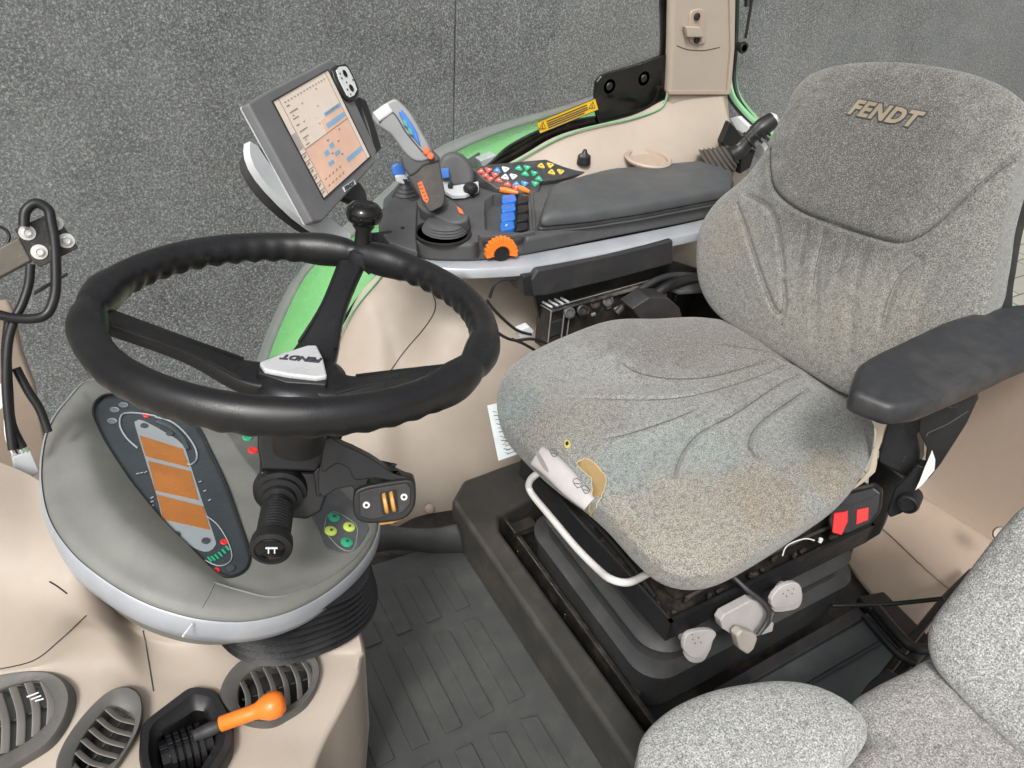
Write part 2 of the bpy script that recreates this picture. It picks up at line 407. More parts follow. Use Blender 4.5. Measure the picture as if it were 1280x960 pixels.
finish('raised_lip', MB().grid([spl(lip, 6, False), (np.array(spl(lip, 6, False)) + np.array(spl(low, 6, False))) / 2, spl(low, 6, False)]), MAT, mt, thick=.006)

# ---------------------------------------------------------------- seat riser
rs = empty('seat_riser', (.6, .75, 0), 'worn black raised step with long slot, running under the driver seat', 'step')
top = [(.553, .20, .118), (.545, 1.11, .118), (.60, 1.16, .118), (.86, 1.17, .118), (.86, 1.06, .118), (.622, 1.02, .118), (.602, .98, .118), (.612, .20, .118)]
finish('step_edge', MB().prism(top, (0, 0, -.125)), PLATM, rs, .012, 4)
# slot liner and mount rail
m = MB(); m.box((.70, .68, .03), (.17, .95, .02)); finish('slot_floor', m, SHADE, rs)
m = MB(); m.box((.640, .66, .075), (.012, .8, .05)); m.box((.66, .98, .10), (.06, .03, .02))
for k in range(7): m.box((.65 + .01 * (k % 2), .35 + .1 * k, .055 + .01 * (k % 3)), (.02, .035, .02), (1, .3 * k, 0), (-.3 * k, 1, 0))
finish('slide_rail', m, DIRTY, rs, .003)
# low grey panel behind the seat base, on the door side
pn = empty('side_floor_panel', (1.1, .4, .03), 'scuffed blue grey metal floor panel between the driver seat base and passenger seat', 'floor panel')
finish('panel_plate', MB().prism(px([(905, 862), (1075, 772), (1135, 800), (1105, 850), (1040, 915), (930, 960)], z=.05), (0, 0, -.03)), STEELB, pn, .004)
m = MB(); m.prism(px([(893, 860), (1072, 757), (1083, 770), (905, 872)], z=.065), (0, 0, -.04)); finish('panel_rail', m, DARKG, pn, .003)
m = MB(); m.tube([P(1105, 800, z=.06), P(1000, 862, z=.06), P(960, 900, z=.06)], .004); finish('edge_bead', m, DARKG, pn)
m = MB(); m.prism(px([(1072, 745), (1105, 738), (1180, 812), (1150, 832), (1120, 800)], z=.08), (0, 0, -.05)); finish('corner_trim', m, BLACK, pn, .006)

# ================================================================ CAB BODY (right side and rear)
cab = empty('cab_side_trim', (1.0, 1.5, 0), 'beige moulded cab side trim sweeping from the floor up to the window sill', 'interior trim')
Y0 = 1.6
cols = [[(395, 500, Y0), (405, 530, 1.5), (415, 580, 1.36), (445, 690, 1.22)],
        [(443, 383, Y0), (462, 440, 1.5), (470, 520, 1.37), (480, 668, 1.20)],
        [(470, 345, Y0), (500, 420, 1.49), (510, 520, 1.35), (525, 668, 1.19)],
        [(520, 290, Y0), (552, 380, 1.46), (565, 500, 1.32), (570, 665, 1.17)],
        [(575, 240, Y0), (610, 350, 1.44), (625, 470, 1.31), (625, 640, 1.16)],
        [(650, 197, Y0), (700, 262, 1.48), (720, 420, 1.32), (720, 600, 1.16)],
        [(702, 169, Y0), (760, 225, 1.49), (800, 400, 1.32), (800, 560, 1.16)],
        [(789, 146, Y0), (830, 205, 1.49), (870, 330, 1.33), (880, 500, 1.16)],
        [(840, 122, Y0), (885, 195, 1.50), (920, 330, 1.36), (940, 480, 1.18)],
        [(903, 116, 1.59), (918, 178, 1.52), (960, 300, 1.40), (1000, 460, 1.20)]]
G = bez_grid([[P(a, b, y=c) for a, b, c in col] for col in cols], 8)
finish('inner_panel', MB().grid(G), BEIGE, cab, thick=.012, ang=70)
# fold in the lower trim

m = MB(); c = P(537, 636, y=1.19); m.lathe(c, CAM - c, [(0, .004), (.006, .004), (.011, .001), (.012, -.004)]); finish('panel_screw', m, BEIGE2, cab)
ip_ = bpy.data.objects['inner_panel']; finish('trim_seam', MB().tube([hit(ip_, q[0], q[1], .0004) for q in spl([(516, 350), (530, 356), (541, 368), (544, 386), (532, 408), (505, 440), (478, 478), (462, 500)], 5, False)], .0014, 6, smooth=0), DIRTY, cab)
ipan = bpy.data.objects['inner_panel']; c, cn_ = hit(ipan, 800, 196, .006, True)
c = c + np.array([0, -.03, .004]); cn_ = nrm([0, -.06, 1]); m = MB(); m.lathe(c, cn_, [(.060, -.006), (.062, 0), (.058, .004), (.050, .002), (.048, -.012), (0, -.012), (0, -.03), (.058, -.03)], 40); finish('cup_holder', m, BEIGE2, cab)
m = MB(); m.prism(px([(790, 197), (806, 197), (810, 202), (787, 202)], pl=(c - cn_ * .008, cn_)), -cn_ * .004); finish('cup_slot', m, SHADE, cab)
c = hit(ipan, 728, 198, .016); m = MB(); m.lathe(c, (0, 0, 1), [(.018, -.02), (.016, .0), (.008, .006), (.004, .016), (0, .017)]); finish('coat_hook', m, BLACK, cab)

pil = empty('cab_pillar', P(875, 118, y=1.59), 'beige moulded cab pillar with seat-belt anchor slot between the side and rear windows', 'pillar')
slab('pillar_shell', [(842, -60), (918, -60), (917, 60), (911, 119), (836, 119), (839, 60)], .03, BEIGE, pil, .012, y=1.58)
slab('pillar_seam', [(836, 114), (911, 114), (911, 118), (836, 118)], .012, BEIGE2, pil, 0, y=1.575)
slab('pillar_foot', [(836, 117), (911, 117), (916, 178), (890, 190), (850, 160), (838, 135)], .03, BEIGE, pil, .010, y=1.585)
slab('pillar_side', [(911, -60), (921, -60), (919, 60), (914, 118), (909, 119), (914, 60)], .05, BEIGE, pil, .004, y=1.572)
finish('pillar_crease', MB().tube([P(a, b, y=1.5795) for a, b in ((846, 57), (860, 62), (880, 63), (900, 59))], .0009, 6), DIRTY, pil)
pa = (P(870, 35, y=1.575), np.array([0, -1.0, 0]))
q = np.array(px([(869, 12), (878, 12), (882, 18), (883, 46), (880, 55), (868, 56), (862, 50), (861, 40), (863, 18)], pl=pa))
finish('anchor_plate', MB().prism(spl(q, 4), (0, .012, 0)), BEIGE2, pil, .003)
for yy in (21, 50):
    c = P(872, yy, y=1.57); finish('anchor_hole', MB().lathe(c, (0, -1, 0), [(0, .002), (.007, .002), (.009, 0), (.009, -.004)], 16), SHADE, pil)
slab('anchor_slider', [(857, 33), (876, 34), (881, 47), (860, 47)], .014, BEIGE, pil, .003, y=1.562)

# side window: glass, rubber surround, green edge
win = empty('side_window', (1.0, 1.61, .8), 'right side cab window with curved lower edge, black rubber surround and thin green edge', 'window')
wc = [(836, -60), (837, 60), (836, 118), (826, 138), (789, 151), (745, 160), (702, 174), (650, 202), (600, 232), (560, 265), (500, 320), (474, 352), (443, 390), (424, 425), (405, 480), (395, 530)]
line = spl([P(a, b, y=1.606) for a, b in wc], 6, False)
line = spl([P(a - 1, b - 2.5, y=1.582) for a, b in wc[2:]], 6, False); finish('green_edge', MB().tube(line, .0028, 8, smooth=0), GREENE, win)
wo_ = [(826, -60), (828, 60), (822, 112), (812, 128), (780, 142), (735, 148), (690, 158), (640, 182), (612, 207), (560, 250), (500, 312), (470, 348), (440, 386), (421, 422), (402, 478), (392, 528)]
la = spl([P(a, b, y=1.612) for a, b in wc], 6, False); lb = spl([P(a, b, y=1.612) for a, b in wo_], 6, False)
m = MB(); m.rings([list(la), list(lb), list(lb + np.array([0, .012, 0])), list(la + np.array([0, .012, 0]))], closed=False, loop=True, caps=False); finish('rubber_surround', m, GLOSSW, win)
slab('hinge_plate', [(837, 66), (800, 80), (766, 90), (752, 95), (746, 103), (744, 118), (745, 140), (750, 156), (790, 147), (824, 132), (838, 116)], .012, GLOSSW, win, .003, y=1.60)
for a, b in ((762, 108), (805, 98)):
    c = P(a, b, y=1.6); finish('hinge_bolt', MB().lathe(c, (0, -1, 0), [(0, .002), (.008, .002), (.010, 0), (.018, 0), (.018, -.004)], 20), BLACK, win)
gl = [P(392, 530, y=1.618), P(300, 640, y=1.618), P(-400, 640, y=1.618), P(-400, -700, y=1.618), P(838, -700, y=1.618)] + [P(a, b, y=1.618) for a, b in wc[1:]]
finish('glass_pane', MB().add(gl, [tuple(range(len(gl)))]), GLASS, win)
# yellow warning sticker
sk = empty('warning_sticker', P(710, 145, y=1.60), 'yellow warning sticker with black triangles and lines stuck along the side window edge', 'sticker')
spl_ = (P(710, 145, y=1.598), np.array([0, -1.0, 0]))
slab('sticker_face', [(671, 153), (744, 123), (748, 137), (675, 167)], .002, YELLOW, sk, 0, round_=.12, pl=spl_)
m = MB()
def lerp(a, b, t): return (a[0] + (b[0] - a[0]) * t, a[1] + (b[1] - a[1]) * t)
for k in (.25, .45, .62, .8):
    A, B = lerp((671, 153), (675, 167), k), lerp((744, 123), (748, 137), k)
    s, e = lerp(A, B, .15), lerp(A, B, .84 - .07 * (k > .7)); a_, b_ = P(*s, pl=spl_), P(*e, pl=spl_)
    m.box((a_ + b_) / 2 + np.array([0, -.0008, 0]), (np.linalg.norm(b_ - a_), .0028, .0006), b_ - a_, np.cross([0, -1, 0], b_ - a_))
for t0 in (.05, .9):
    cpt = lerp(lerp((671, 153), (744, 123), t0 + .02), lerp((675, 167), (748, 137), t0 + .02), .5); c = P(*cpt, pl=spl_) + np.array([0, -.0008, 0])
    tri = [c + .011 * np.array([math.cos(a), 0, math.sin(a)]) for a in (math.pi / 2, math.pi * 7 / 6, math.pi * 11 / 6)]
    m.tube(tri, .0012, 6, True, 0)
    m.box(c + np.array([0, 0, -.001]), (.0018, .001, .007))
finish('sticker_print', m, INK, sk)
# outline of the sticker
m = MB(); m.tube(px([(671, 153), (744, 123), (748, 137), (675, 167)], pl=(spl_[0] + np.array([0, -.0004, 0]), spl_[1])), .0009, 5, True, 0); finish('sticker_border', m, INK, sk)

# fender seen through the window
fen = empty('rear_fender', (.9, 1.8, 0), 'bright green curved rear fender with grey rubber lip outside the side window', 'fender')
fo = [(775, 112), (735, 124), (690, 139), (640, 151), (598, 165), (547, 188), (508, 218), (460, 260), (416, 298), (377, 337), (345, 395), (325, 446), (312, 490), (304, 530)]
fm = [(775, 120), (738, 131), (700, 143), (655, 157), (618, 170), (567, 193), (533, 222), (488, 262), (440, 298), (389, 337), (357, 395), (337, 446), (325, 490), (318, 530)]
fi = [(790, 160), (760, 170), (720, 185), (680, 205), (645, 232), (610, 262), (575, 292), (535, 335), (500, 370), (470, 420), (450, 470), (430, 520), (410, 560), (395, 600)]
ro = spl([P(a, b, y=1.92) for a, b in fo], 6, False); rm = spl([P(a, b, y=1.88) for a, b in fm], 6, False); ri = spl([P(a, b, y=1.68) for a, b in fi], 6, False)
finish('fender_skin', MB().grid([rm, (rm * 2 + ri) / 3 + np.array([0, 0, .012]), (rm + 2 * ri) / 3 + np.array([0, 0, .012]), ri]), GREENP, fen, thick=.01, ang=80)
finish('rubber_lip', MB().grid([rm + np.array([0, -.004, .006]), (rm + ro) / 2 + np.array([0, 0, .008]), ro, ro + np.array([0, 0, -.05])]), plastic('grey_lip', (.2, .205, .2), .7), fen, thick=.012, ang=80)
slab('fender_block', [(600, 201), (620, 193), (624, 205), (604, 211)], .03, LTGREY, fen, .003, y=1.66)

# ---------------------------------------------------------------- rear of the cab
rear = empty('rear_window', (1.65, 1.0, .6), 'rear cab window with green frame and black rubber seal behind the driver seat', 'window')
XR = 1.66
fp = [(921, -60), (918, 0), (916, 60), (914, 95), (920, 122), (938, 146), (962, 168), (1010, 210), (1100, 275), (1243, 375), (1300, 405), (1400, 455)]
fl_ = spl([P(a, b, x=XR) for a, b in fp], 6, False)
finish('green_frame', MB().sweep(fl_, (1, 0, 0), .022, .03, smooth=0), GREENE, rear)
finish('rubber_seal', MB().tube(fl_ + np.array([-.004, -.016, .0]), .006, 8, smooth=0), BLACK, rear)
finish('inner_seal', MB().tube(fl_ + np.array([-.012, .016, .0]), .006, 8, smooth=0), BLACK, rear)
for c in (P(921, 57, x=1.63),):
    m = MB(); m.tube([c + np.array([0, .03, .0]), c + np.array([0, -.03, 0])], .011, 12, smooth=0); m.tube([c + np.array([0, -.018, 0]), c + np.array([0, -.03, .0])], .015, 12, smooth=0)
    m.tube([c + np.array([0, .03, 0]), c + np.array([0, .02, 0])], .014, 12, smooth=0); finish('window_latch', m, BLACK, rear, .002)
m = MB(); m.tube([P(936, 0, x=1.62) + np.array([0, 0, .12]), P(932, 48, x=1.62)], .004, 8, smooth=0); m.tube([P(936, -20, x=1.62), P(935, 8, x=1.62)], .010, 10, smooth=0); finish('gas_strut', m, BLACK, rear)
gp = [P(a, b, x=XR + .01) for a, b in fp] + [P(1800, 455, x=XR + .01), P(1800, -500, x=XR + .01), P(921, -500, x=XR + .01)]
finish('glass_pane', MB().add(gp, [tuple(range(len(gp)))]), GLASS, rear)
slab('grey_reinforcement', [(912, 148), (922, 145), (938, 160), (930, 168), (920, 162)], .02, LTGREY, rear, .003, x=1.63)
slab('lower_reinforcement', [(938, 185), (950, 178), (958, 190), (945, 198)], .02, LTGREY, rear, .003, x=1.60)
tl = empty('tail_lamp', P(945, 160, x=1.9), 'faded red and white rear lamp outside the rear window beside black hand lever', 'lamp')
slab('red_lens', [(925, 140), (946, 150), (966, 162), (960, 172), (940, 160)], .05, plastic('faded_red', (.6, .25, .25), .4, gs=0), tl, .004, x=1.9)
slab('white_lens', [(928, 147), (942, 154), (936, 160), (926, 154)], .05, LTGREY, tl, .004, x=1.88)

rt = empty('rear_trim', (1.5, .7, 0), 'beige moulded trim below the rear window beside the near armrest, dusty', 'interior trim')
rows = [[(1130, 455, 1.64), (1215, 440, 1.64), (1290, 430, 1.64), (1400, 420, 1.64), (1500, 430, 1.64)],
        [(1100, 540, 1.62), (1190, 530, 1.62), (1290, 540, 1.62), (1400, 550, 1.62), (1500, 560, 1.62)]]
G = [[P(a, b, x=c) for a, b, c in r] for r in rows]
G += [[P(a, b, z=z_) for a, b in r] for r, z_ in (([(1105, 592), (1152, 612), (1262, 680), (1400, 770), (1500, 830)], .125), ([(1095, 604), (1140, 622), (1248, 690), (1390, 782), (1490, 845)], .11),
      ([(1085, 645), (1112, 660), (1190, 728), (1330, 830), (1420, 890)], .09), ([(1080, 655), (1104, 670), (1180, 738), (1318, 842), (1410, 905)], .075), ([(1060, 705), (1085, 740), (1150, 812), (1250, 930), (1320, 1000)], .0))]
G = bez_grid(G, 8)
finish('trim_panel', MB().grid(G), BEIGE2, rt, thick=.012, ang=60)
c = P(1252, 668, x=1.48); finish('trim_hole', MB().lathe(c, CAM - c, [(0, .004), (.010, .004), (.014, .006), (.017, 0), (.017, -.006)], 20), BEIGE, rt)
m = MB()
for a, b, s in ((1105, 755, .006), (1092, 712, .007), (1180, 590, .005), (1200, 580, .003), (1140, 690, .003), (1168, 700, .002), (1210, 668, .002)):
    c = P(a, b, x=1.37 if b > 690 else 1.47); m.lathe(c, CAM - c, [(0, .003), (s, .002), (s * 1.2, 0)], 7, .6)
cb = finish('seat_belt_cable', MB().tube([P(1040, 757, z=.12), P(1110, 755, z=.14), P(1180, 748, z=.2)], .0045), BLACK); tag(cb, 'thin black cable stretched from the driver seat base to the passenger seat', 'cable')
m = MB()
for k, pts in enumerate(([(1105, 845), (1140, 800), (1180, 750), (1215, 715)], [(1120, 850), (1150, 815), (1190, 765), (1222, 730)], [(1080, 770), (1120, 815), (1145, 830)], [(1095, 760), (1135, 805), (1160, 812)])):
    m.tube([P(a, b, z=.14 + .02 * k) for a, b in pts], .008 + .002 * (k % 2))
hn = finish('cable_bundle', m, BLACK); tag(hn, 'tangled bundle of thick black hoses beside the passenger backrest', 'cables')
bs = slab('belt_sleeve', [(1088, 850), (1110, 832), (1128, 845), (1100, 880), (1072, 895), (1062, 885)], .03, BLACK, None, .008, z=.36)
tag(bs, 'small black plastic belt sleeve poking up between passenger cushion and grey floor panel', 'sleeve')

# ---------------------------------------------------------------- rear hand lever
hl = empty('hand_lever', P(900, 205, y=1.38), 'black hand lever with ribbed grip, chrome button and pleated gaiter behind the armrest console', 'lever')
c0 = P(901, 204, y=1.42); c1 = P(922, 188, y=1.40); ax = nrm(c1 - c0)
prof = []
for k in range(7): prof += [(.066 - .006 * k, .010 * k - .004), (.056 - .006 * k, .010 * k + .003)]
finish('pleated_gaiter', MB().lathe(c0 - ax * .02, ax, prof, 28), plastic('gaiter', (.07, .062, .052), .6), hl)
gp_ = [P(912, 195, y=1.40), P(925, 187, y=1.395), P(940, 170, y=1.385), P(952, 160, y=1.38), P(966, 150, y=1.375)]
finish('grip', MB().tube(gp_, [.022, .022, .018, .024, .021], 16), BLACK, hl)
m = MB()
for t in (.3, .5, .62, .75): q = gp_[1] + (gp_[4] - gp_[1]) * t; m.tube([q - ax * .003, q + ax * .003], .0275, 16, smooth=0)
finish('grip_ring', m, BLACK, hl, .002)
e = gp_[4]; m = MB(); m.lathe(e, gp_[4] - gp_[3], [(.018, -.004), (.0185, .006), (.013, .011), (0, .012)], 20); finish('push_button', m, BOLT, hl)
slab('pivot_bracket', [(913, 152), (935, 178), (930, 200), (905, 190), (902, 178)], .02, BLACK, hl, .004, y=1.45)
slab('pivot_side', [(928, 192), (945, 188), (938, 210), (925, 218)], .02, SHADE, hl, .003, y=1.38)

# ================================================================ STEERING WHEEL
WC = np.array([.1618, .7065, .9232]); WN = nrm([.1307, .0493, .990]); WR = .2
sw = empty('steering_wheel', WC - WN * .1, 'large black three-spoke steering wheel with finger grips, silver badge and glossy spinner knob', 'steering wheel')
e1 = nrm(np.cross(WN, [0, 1, 0])); e2 = np.cross(WN, e1)
def wang(a, b):
    p = P(a, b, pl=(WC, WN)) - WC; return math.atan2(p @ e2, p @ e1)
sp_px = [(122, 388), (453, 306), (598, 462)]
sang = [wang(*q) for q in sp_px]
m = MB(); rings = []; NS = 260
for i in range(NS):
    a = 2 * math.pi * i / NS; rad = math.cos(a) * e1 + math.sin(a) * e2; c = WC + WR * rad
    dmin = min(abs((a - s + math.pi) % (2 * math.pi) - math.pi) for s in sang)
    th = .0030 * math.exp(-((dmin - .20) / .13) ** 2) - .0022 * math.exp(-(dmin / .035) ** 2)
    grip = max(0, min(1, (dmin - .30) / .1))
    R = []
    for k in range(20):
        f = 2 * math.pi * k / 20; o, u = math.cos(f), math.sin(f)     # o outwards, u along normal
        r = .0160 + th; bumpy = grip * .0013 * math.cos(a * 52) * max(0, -(.8 * o + .6 * u)) ** 1.0
        bumpy += grip * .0010 * math.cos(a * 52) * max(0, (.3 * o - .95 * u)) ** 2
        R.append(c + rad * o * (r + bumpy) + WN * u * (r * 1.14 + bumpy))
    rings.append(R)
m.rings(rings, loop=True); rim = finish('rim', m, RUBBER, sw, ang=80)
HUB = WC - WN * .078
for s_ in sang:
    rad = math.cos(s_) * e1 + math.sin(s_) * e2
    pts = [HUB + rad * .02 - WN * .004, HUB + rad * .06 + WN * .002, WC + rad * .115 - WN * .045, WC + rad * (WR - .008) - WN * .010]
    sp = finish('spoke', MB().sweep(pts, WN, [.060, .050, .032, .034], [.022, .020, .016, .016], e=5), RUBBER, sw)
    side = np.cross(WN, rad)
    for sgn in (-1, 1):
        off = [rad * 0] * 4; ww = [.026, .022, .0125, .013]
        pp = [p + side * sgn * w_ + WN * t_ for p, w_, t_ in zip(pts, ww, [.010, .0095, .0075, .0065])]
        finish('edge_ridge', MB().tube(pp[1:], .0022, 8), RUBBER, sp)
m = MB(); m.lathe(HUB, WN, [(.0, -.045), (.036, -.045), (.047, -.03), (.054, -.012), (.052, .002), (.040, .011), (0, .014)], 48)
finish('hub', m, RUBBER, sw, ang=60)
bp = (HUB + WN * .020, WN)
bdg = slab('badge', [(324, 452), (352, 441), (384, 431), (396, 431), (404, 447), (409, 469), (395, 471), (360, 467), (330, 461)], .007, plastic('badge_silver', (.62, .63, .64), .3, gs=0, dust=.05, metal=.15), sw, .0025, pl=bp)
text('FENDT', bp, (402, 451), (350, 446), .0105, INK, bdg, shear=.25, bold=.03, lift=.0004)
slab('badge_foot', [(322, 458), (360, 470), (410, 473), (408, 480), (358, 477), (322, 465)], .016, BLACK, sw, .002, pl=(HUB + WN * .014, WN))
# spinner knob
kb = P(453, 310, pl=(WC + WN * .01, WN)); kt = kb + WN * .0455
m = MB(); m.lathe(kb - WN * .012, WN, [(.019, -.012), (.021, 0), (.019, .010), (.011, .014), (.010, .036), (.014, .042), (.014, .046)], 24)
stem = finish('knob_stem', m, BLACK, sw, ang=50)
m = MB(); m.lathe(kt, WN, [(0, -.014), (.012, -.014), (.021, -.008), (.0235, 0), (.0225, .007), (.017, .013), (.013, .0145), (.011, .013), (0, .0125)], 40)
finish('spinner_knob', m, GLOSSB, sw, ang=60)
finish('knob_clamp', MB().sweep([kb - WN * .026 - np.cross(WN, kb - WC) * .09, kb - WN * .013, kb - WN * .026 + np.cross(WN, kb - WC) * .09], WN, [.030, .036, .030], [.012, .018, .012]), RUBBER, sw)

# ================================================================ INSTRUMENT POD
PN = nrm([.30, -.06, .95]); PO = np.array([0, .85, .575]); PL = (PO, PN)
pod = empty('instrument_pod', (.03, .8, .45), 'grey instrument pod with silver rim and amber displays beneath the steering wheel', 'dashboard')
po = [(116, 474), (84, 500), (62, 532), (53, 570), (53, 610), (64, 652), (92, 692), (128, 722), (165, 745), (205, 762), (255, 774), (310, 776), (362, 764), (408, 740), (446, 708), (468, 676), (474, 645), (462, 610), (432, 570), (400, 540), (340, 525), (260, 512), (180, 490)]
o3 = spl(px(po, pl=PL), 8); cen = o3.mean(0)
def ringp(s, h): return cen + (o3 - cen) * s + PN * h
hood = np.array(px([(117, 509), (119, 527), (134, 558), (165, 605), (204, 652), (236, 684), (262, 710), (285, 735), (330, 745), (400, 725), (450, 690)], pl=PL))
def hooded(R):
    out = []
    pu, pv = nrm(hood[6] - hood[2]), None; pv = np.cross(PN, pu)
    u = (R - PO) @ pu; v = (R - PO) @ pv; hl_ = np.stack([(hood - PO) @ pu, (hood - PO) @ pv], 1); d = dist(u, v, hl_)
    poly = np.concatenate([hl_, np.stack([(np.array(px([(520, 640), (500, 820), (250, 850), (30, 760), (-20, 600), (60, 460)], pl=PL)) - PO) @ k for k in (pu, pv)], 1)])
    ins = inside(u, v, poly); de = dist(u, v, np.stack([(np.vstack([o3, o3[:1]]) - PO) @ k for k in (pu, pv)], 1))
    t = np.clip(d / .07, 0, 1); f = np.clip(de / .06, 0, 1); return R + PN * (np.where(ins, .024 * np.sin(t * math.pi / 2) * f * f * (3 - 2 * f), 0))[:, None]
m = MB(); tops = [hooded(ringp(k_, .006 + .002 * min(1, k_ * 2) - .009 * max(0, (k_ - .93) / .065) ** 2)) for k_ in [.001] + list(np.linspace(.04, .95, 44)) + [.965, .98, .99]]
m.rings(tops + [ringp(.997, -.006), ringp(.995, -.02), ringp(.97, -.03), ringp(.80, -.10), ringp(.0001, -.13)], caps=False)
body = finish('pod_shell', m, OLIVE, pod, ang=50)
m = MB(); dn = np.array([0, 0, -1.0])
m.rings([ringp(1.002, -.001), ringp(1.012, -.003), ringp(1.022, -.018) + dn * .008, ringp(1.012, -.026) + dn * .012, ringp(.99, -.030) + dn * .012, ringp(.96, -.022)], caps=False, loop=True)
finish('silver_rim', m, SILVER, pod, ang=60)
for a, b, c, d in ((72, 655, 78, 668), (228, 796, 240, 780)):
    finish('scratch', MB().tube([P(a, b, pl=(PO + PN * -.008 + dn * 0, PN)), P(c, d, pl=(PO + PN * -.004, PN))], .0012, 6, smooth=0), WHITE, pod)
# creases of the shell
PLt = (PO + PN * .0088, PN)
finish('shell_crease', MB().tube([hit(body, q[0], q[1], .0) for q in spl([(268, 728), (262, 742), (252, 760)], 6, False)], .0011, 6, smooth=0), OLIVE, body); finish('shell_crease', MB().tube([hit(body, q[0], q[1], .0) for q in spl([(268, 728), (300, 738), (345, 746), (395, 730), (440, 700), (464, 668)], 6, False)], .0016, 8, smooth=0), OLIVE, body)
clo = [(117, 509), (124, 498), (139, 493), (180, 496), (220, 508), (246, 532), (262, 562), (282, 605), (298, 650), (311, 688), (311, 704), (305, 714), (293, 720), (280, 720), (262, 710), (236, 684), (204, 652), (165, 605), (134, 558), (119, 527)]
cc = np.array(px(clo, pl=PLt)); cc = spl(cc, 4)
mcut = MB().prism(cc + PN * .01, -PN * .016)
cut(body, mcut)
clu = finish('cluster_panel', MB().prism(cc + (cc - cc.mean(0)) * .01 - PN * .0035, -PN * .004), RIMK, pod)
rimc = MB(); rimc.tube(list(cc), .0022, 6, True, 0); finish('cluster_frame', rimc, BLACK, pod)
CL = (PLt[0] - PN * .0034, PN)
def on(name, pts, mat, parent=None, h=.0012, **k): return slab(name, pts, .001, mat, parent or clu, 0, pl=CL, lift=h, **k)
on('display_plate', [(169, 532), (170, 527), (178, 526), (205, 540), (228, 556), (238, 582), (252, 625), (268, 672), (269, 682), (262, 689), (250, 688), (228, 676), (206, 656), (196, 620), (182, 575)], plastic('cluster_silver', (.30, .34, .36), .4, gs=0), h=.0008, smooth=3)
for q in ([(174, 545), (228, 562), (236, 585), (182, 571)], [(185, 577), (238, 590), (248, 626), (194, 614)], [(196, 619), (254, 634), (262, 663), (204, 650)]):
    s = on('amber_display', q, AMBER, h=.0016)
m = MB()
for t0, t1, v in ((.2, .3, .3), (.25, .75, .55), (.3, .6, .75)):
    A, B, C, D = (185, 577), (238, 590), (248, 626), (194, 614)
    a_ = lerp(lerp(A, B, t0), lerp(D, C, t0), v); b_ = lerp(lerp(A, B, t1), lerp(D, C, t1), v)
    m.tube([P(*a_, pl=(CL[0] + PN * .0017, PN)), P(*b_, pl=(CL[0] + PN * .0017, PN))], .0007, 5, smooth=0)
finish('display_digits', m, plastic('digit', (.38, .12, .03), .4, gs=0, dust=0), clu)
def arc(name, pts, r, mat, h=.0015): return finish(name, MB().tube([P(a, b, pl=(CL[0] + PN * h, PN)) for a, b in pts], r, 6), mat, clu)
GW = plastic('gauge_white', (.30, .34, .36), .5, gs=0, dust=0)
arc('gauge_arc', [(172, 560), (158, 547), (150, 532), (152, 519), (162, 516), (178, 517), (195, 520)], .0014, GW)
arc('gauge_arc', [(194, 521), (214, 527), (232, 542), (244, 560), (246, 573), (240, 580), (234, 580)], .0014, GW)
arc('gauge_arc', [(258, 645), (272, 656), (284, 675), (290, 694), (285, 704), (272, 707), (256, 700)], .0008, GW)
arc('gauge_arc', [(196, 526), (214, 534), (228, 548), (235, 562)], .0035, RIMK, .0014)
for k, t in enumerate(((160, 630), (172, 585))):
    pass
for a, b in ((140, 527), (143, 513), (154, 507)):
    c = P(a, b, pl=(CL[0], PN)); finish('tell_tale', MB().lathe(c + PN * .001, PN, [(.0062, 0), (.0066, .0006), (.0058, .0006), (.0056, 0)], 20), GW, clu)
for a, b in ((180, 533), (212, 543), (220, 669), (257, 677), (288, 711)):
    c = P(a, b, pl=(CL[0], PN)); finish('menu_button', MB().lathe(c + PN * .001, PN, [(.0055, 0), (.0052, .0015), (0, .0018)], 20), plastic('btn_grey', (.06, .065, .07), .4, gs=0, dust=.1), clu)
for a, b in ((183, 520), (280, 678), (238, 693), (270, 714)):
    c = P(a, b, pl=(CL[0], PN)); finish('warning_light', MB().lathe(c + PN * .001, PN, [(.0052, 0), (.0045, .001), (.002, .001), (.0018, .0006), (0, .0006)], 14), RED, clu)
for k in range(6):
    t = k / 5; a, b = 262 + 22 * t, 700 - 14 * t ** 1.6 + 0
    c = P(a, b, pl=(CL[0], PN)); finish('green_bar', MB().box(c + PN * .0015, (.0026, .0085, .001), P(a + 10, b - 4, pl=CL) - P(a, b, pl=CL), np.cross(PN, P(a + 10, b - 4, pl=CL) - P(a, b, pl=CL)), PN), GREENK, clu)
for q, s in (((172, 592), (182, 590)), ((250, 602), (262, 625)), ((190, 632), (190, 622))):
    m = MB()
    for j in range(3):
        a_ = lerp(q, s, j / 2); c = P(*a_, pl=(CL[0] + PN * .0015, PN)); m.box(c, (.004, .0022, .0006), (1, .2 * j, 0), (-.2 * j, 1, 0), PN)
    finish('gauge_mark', m, GW, clu)
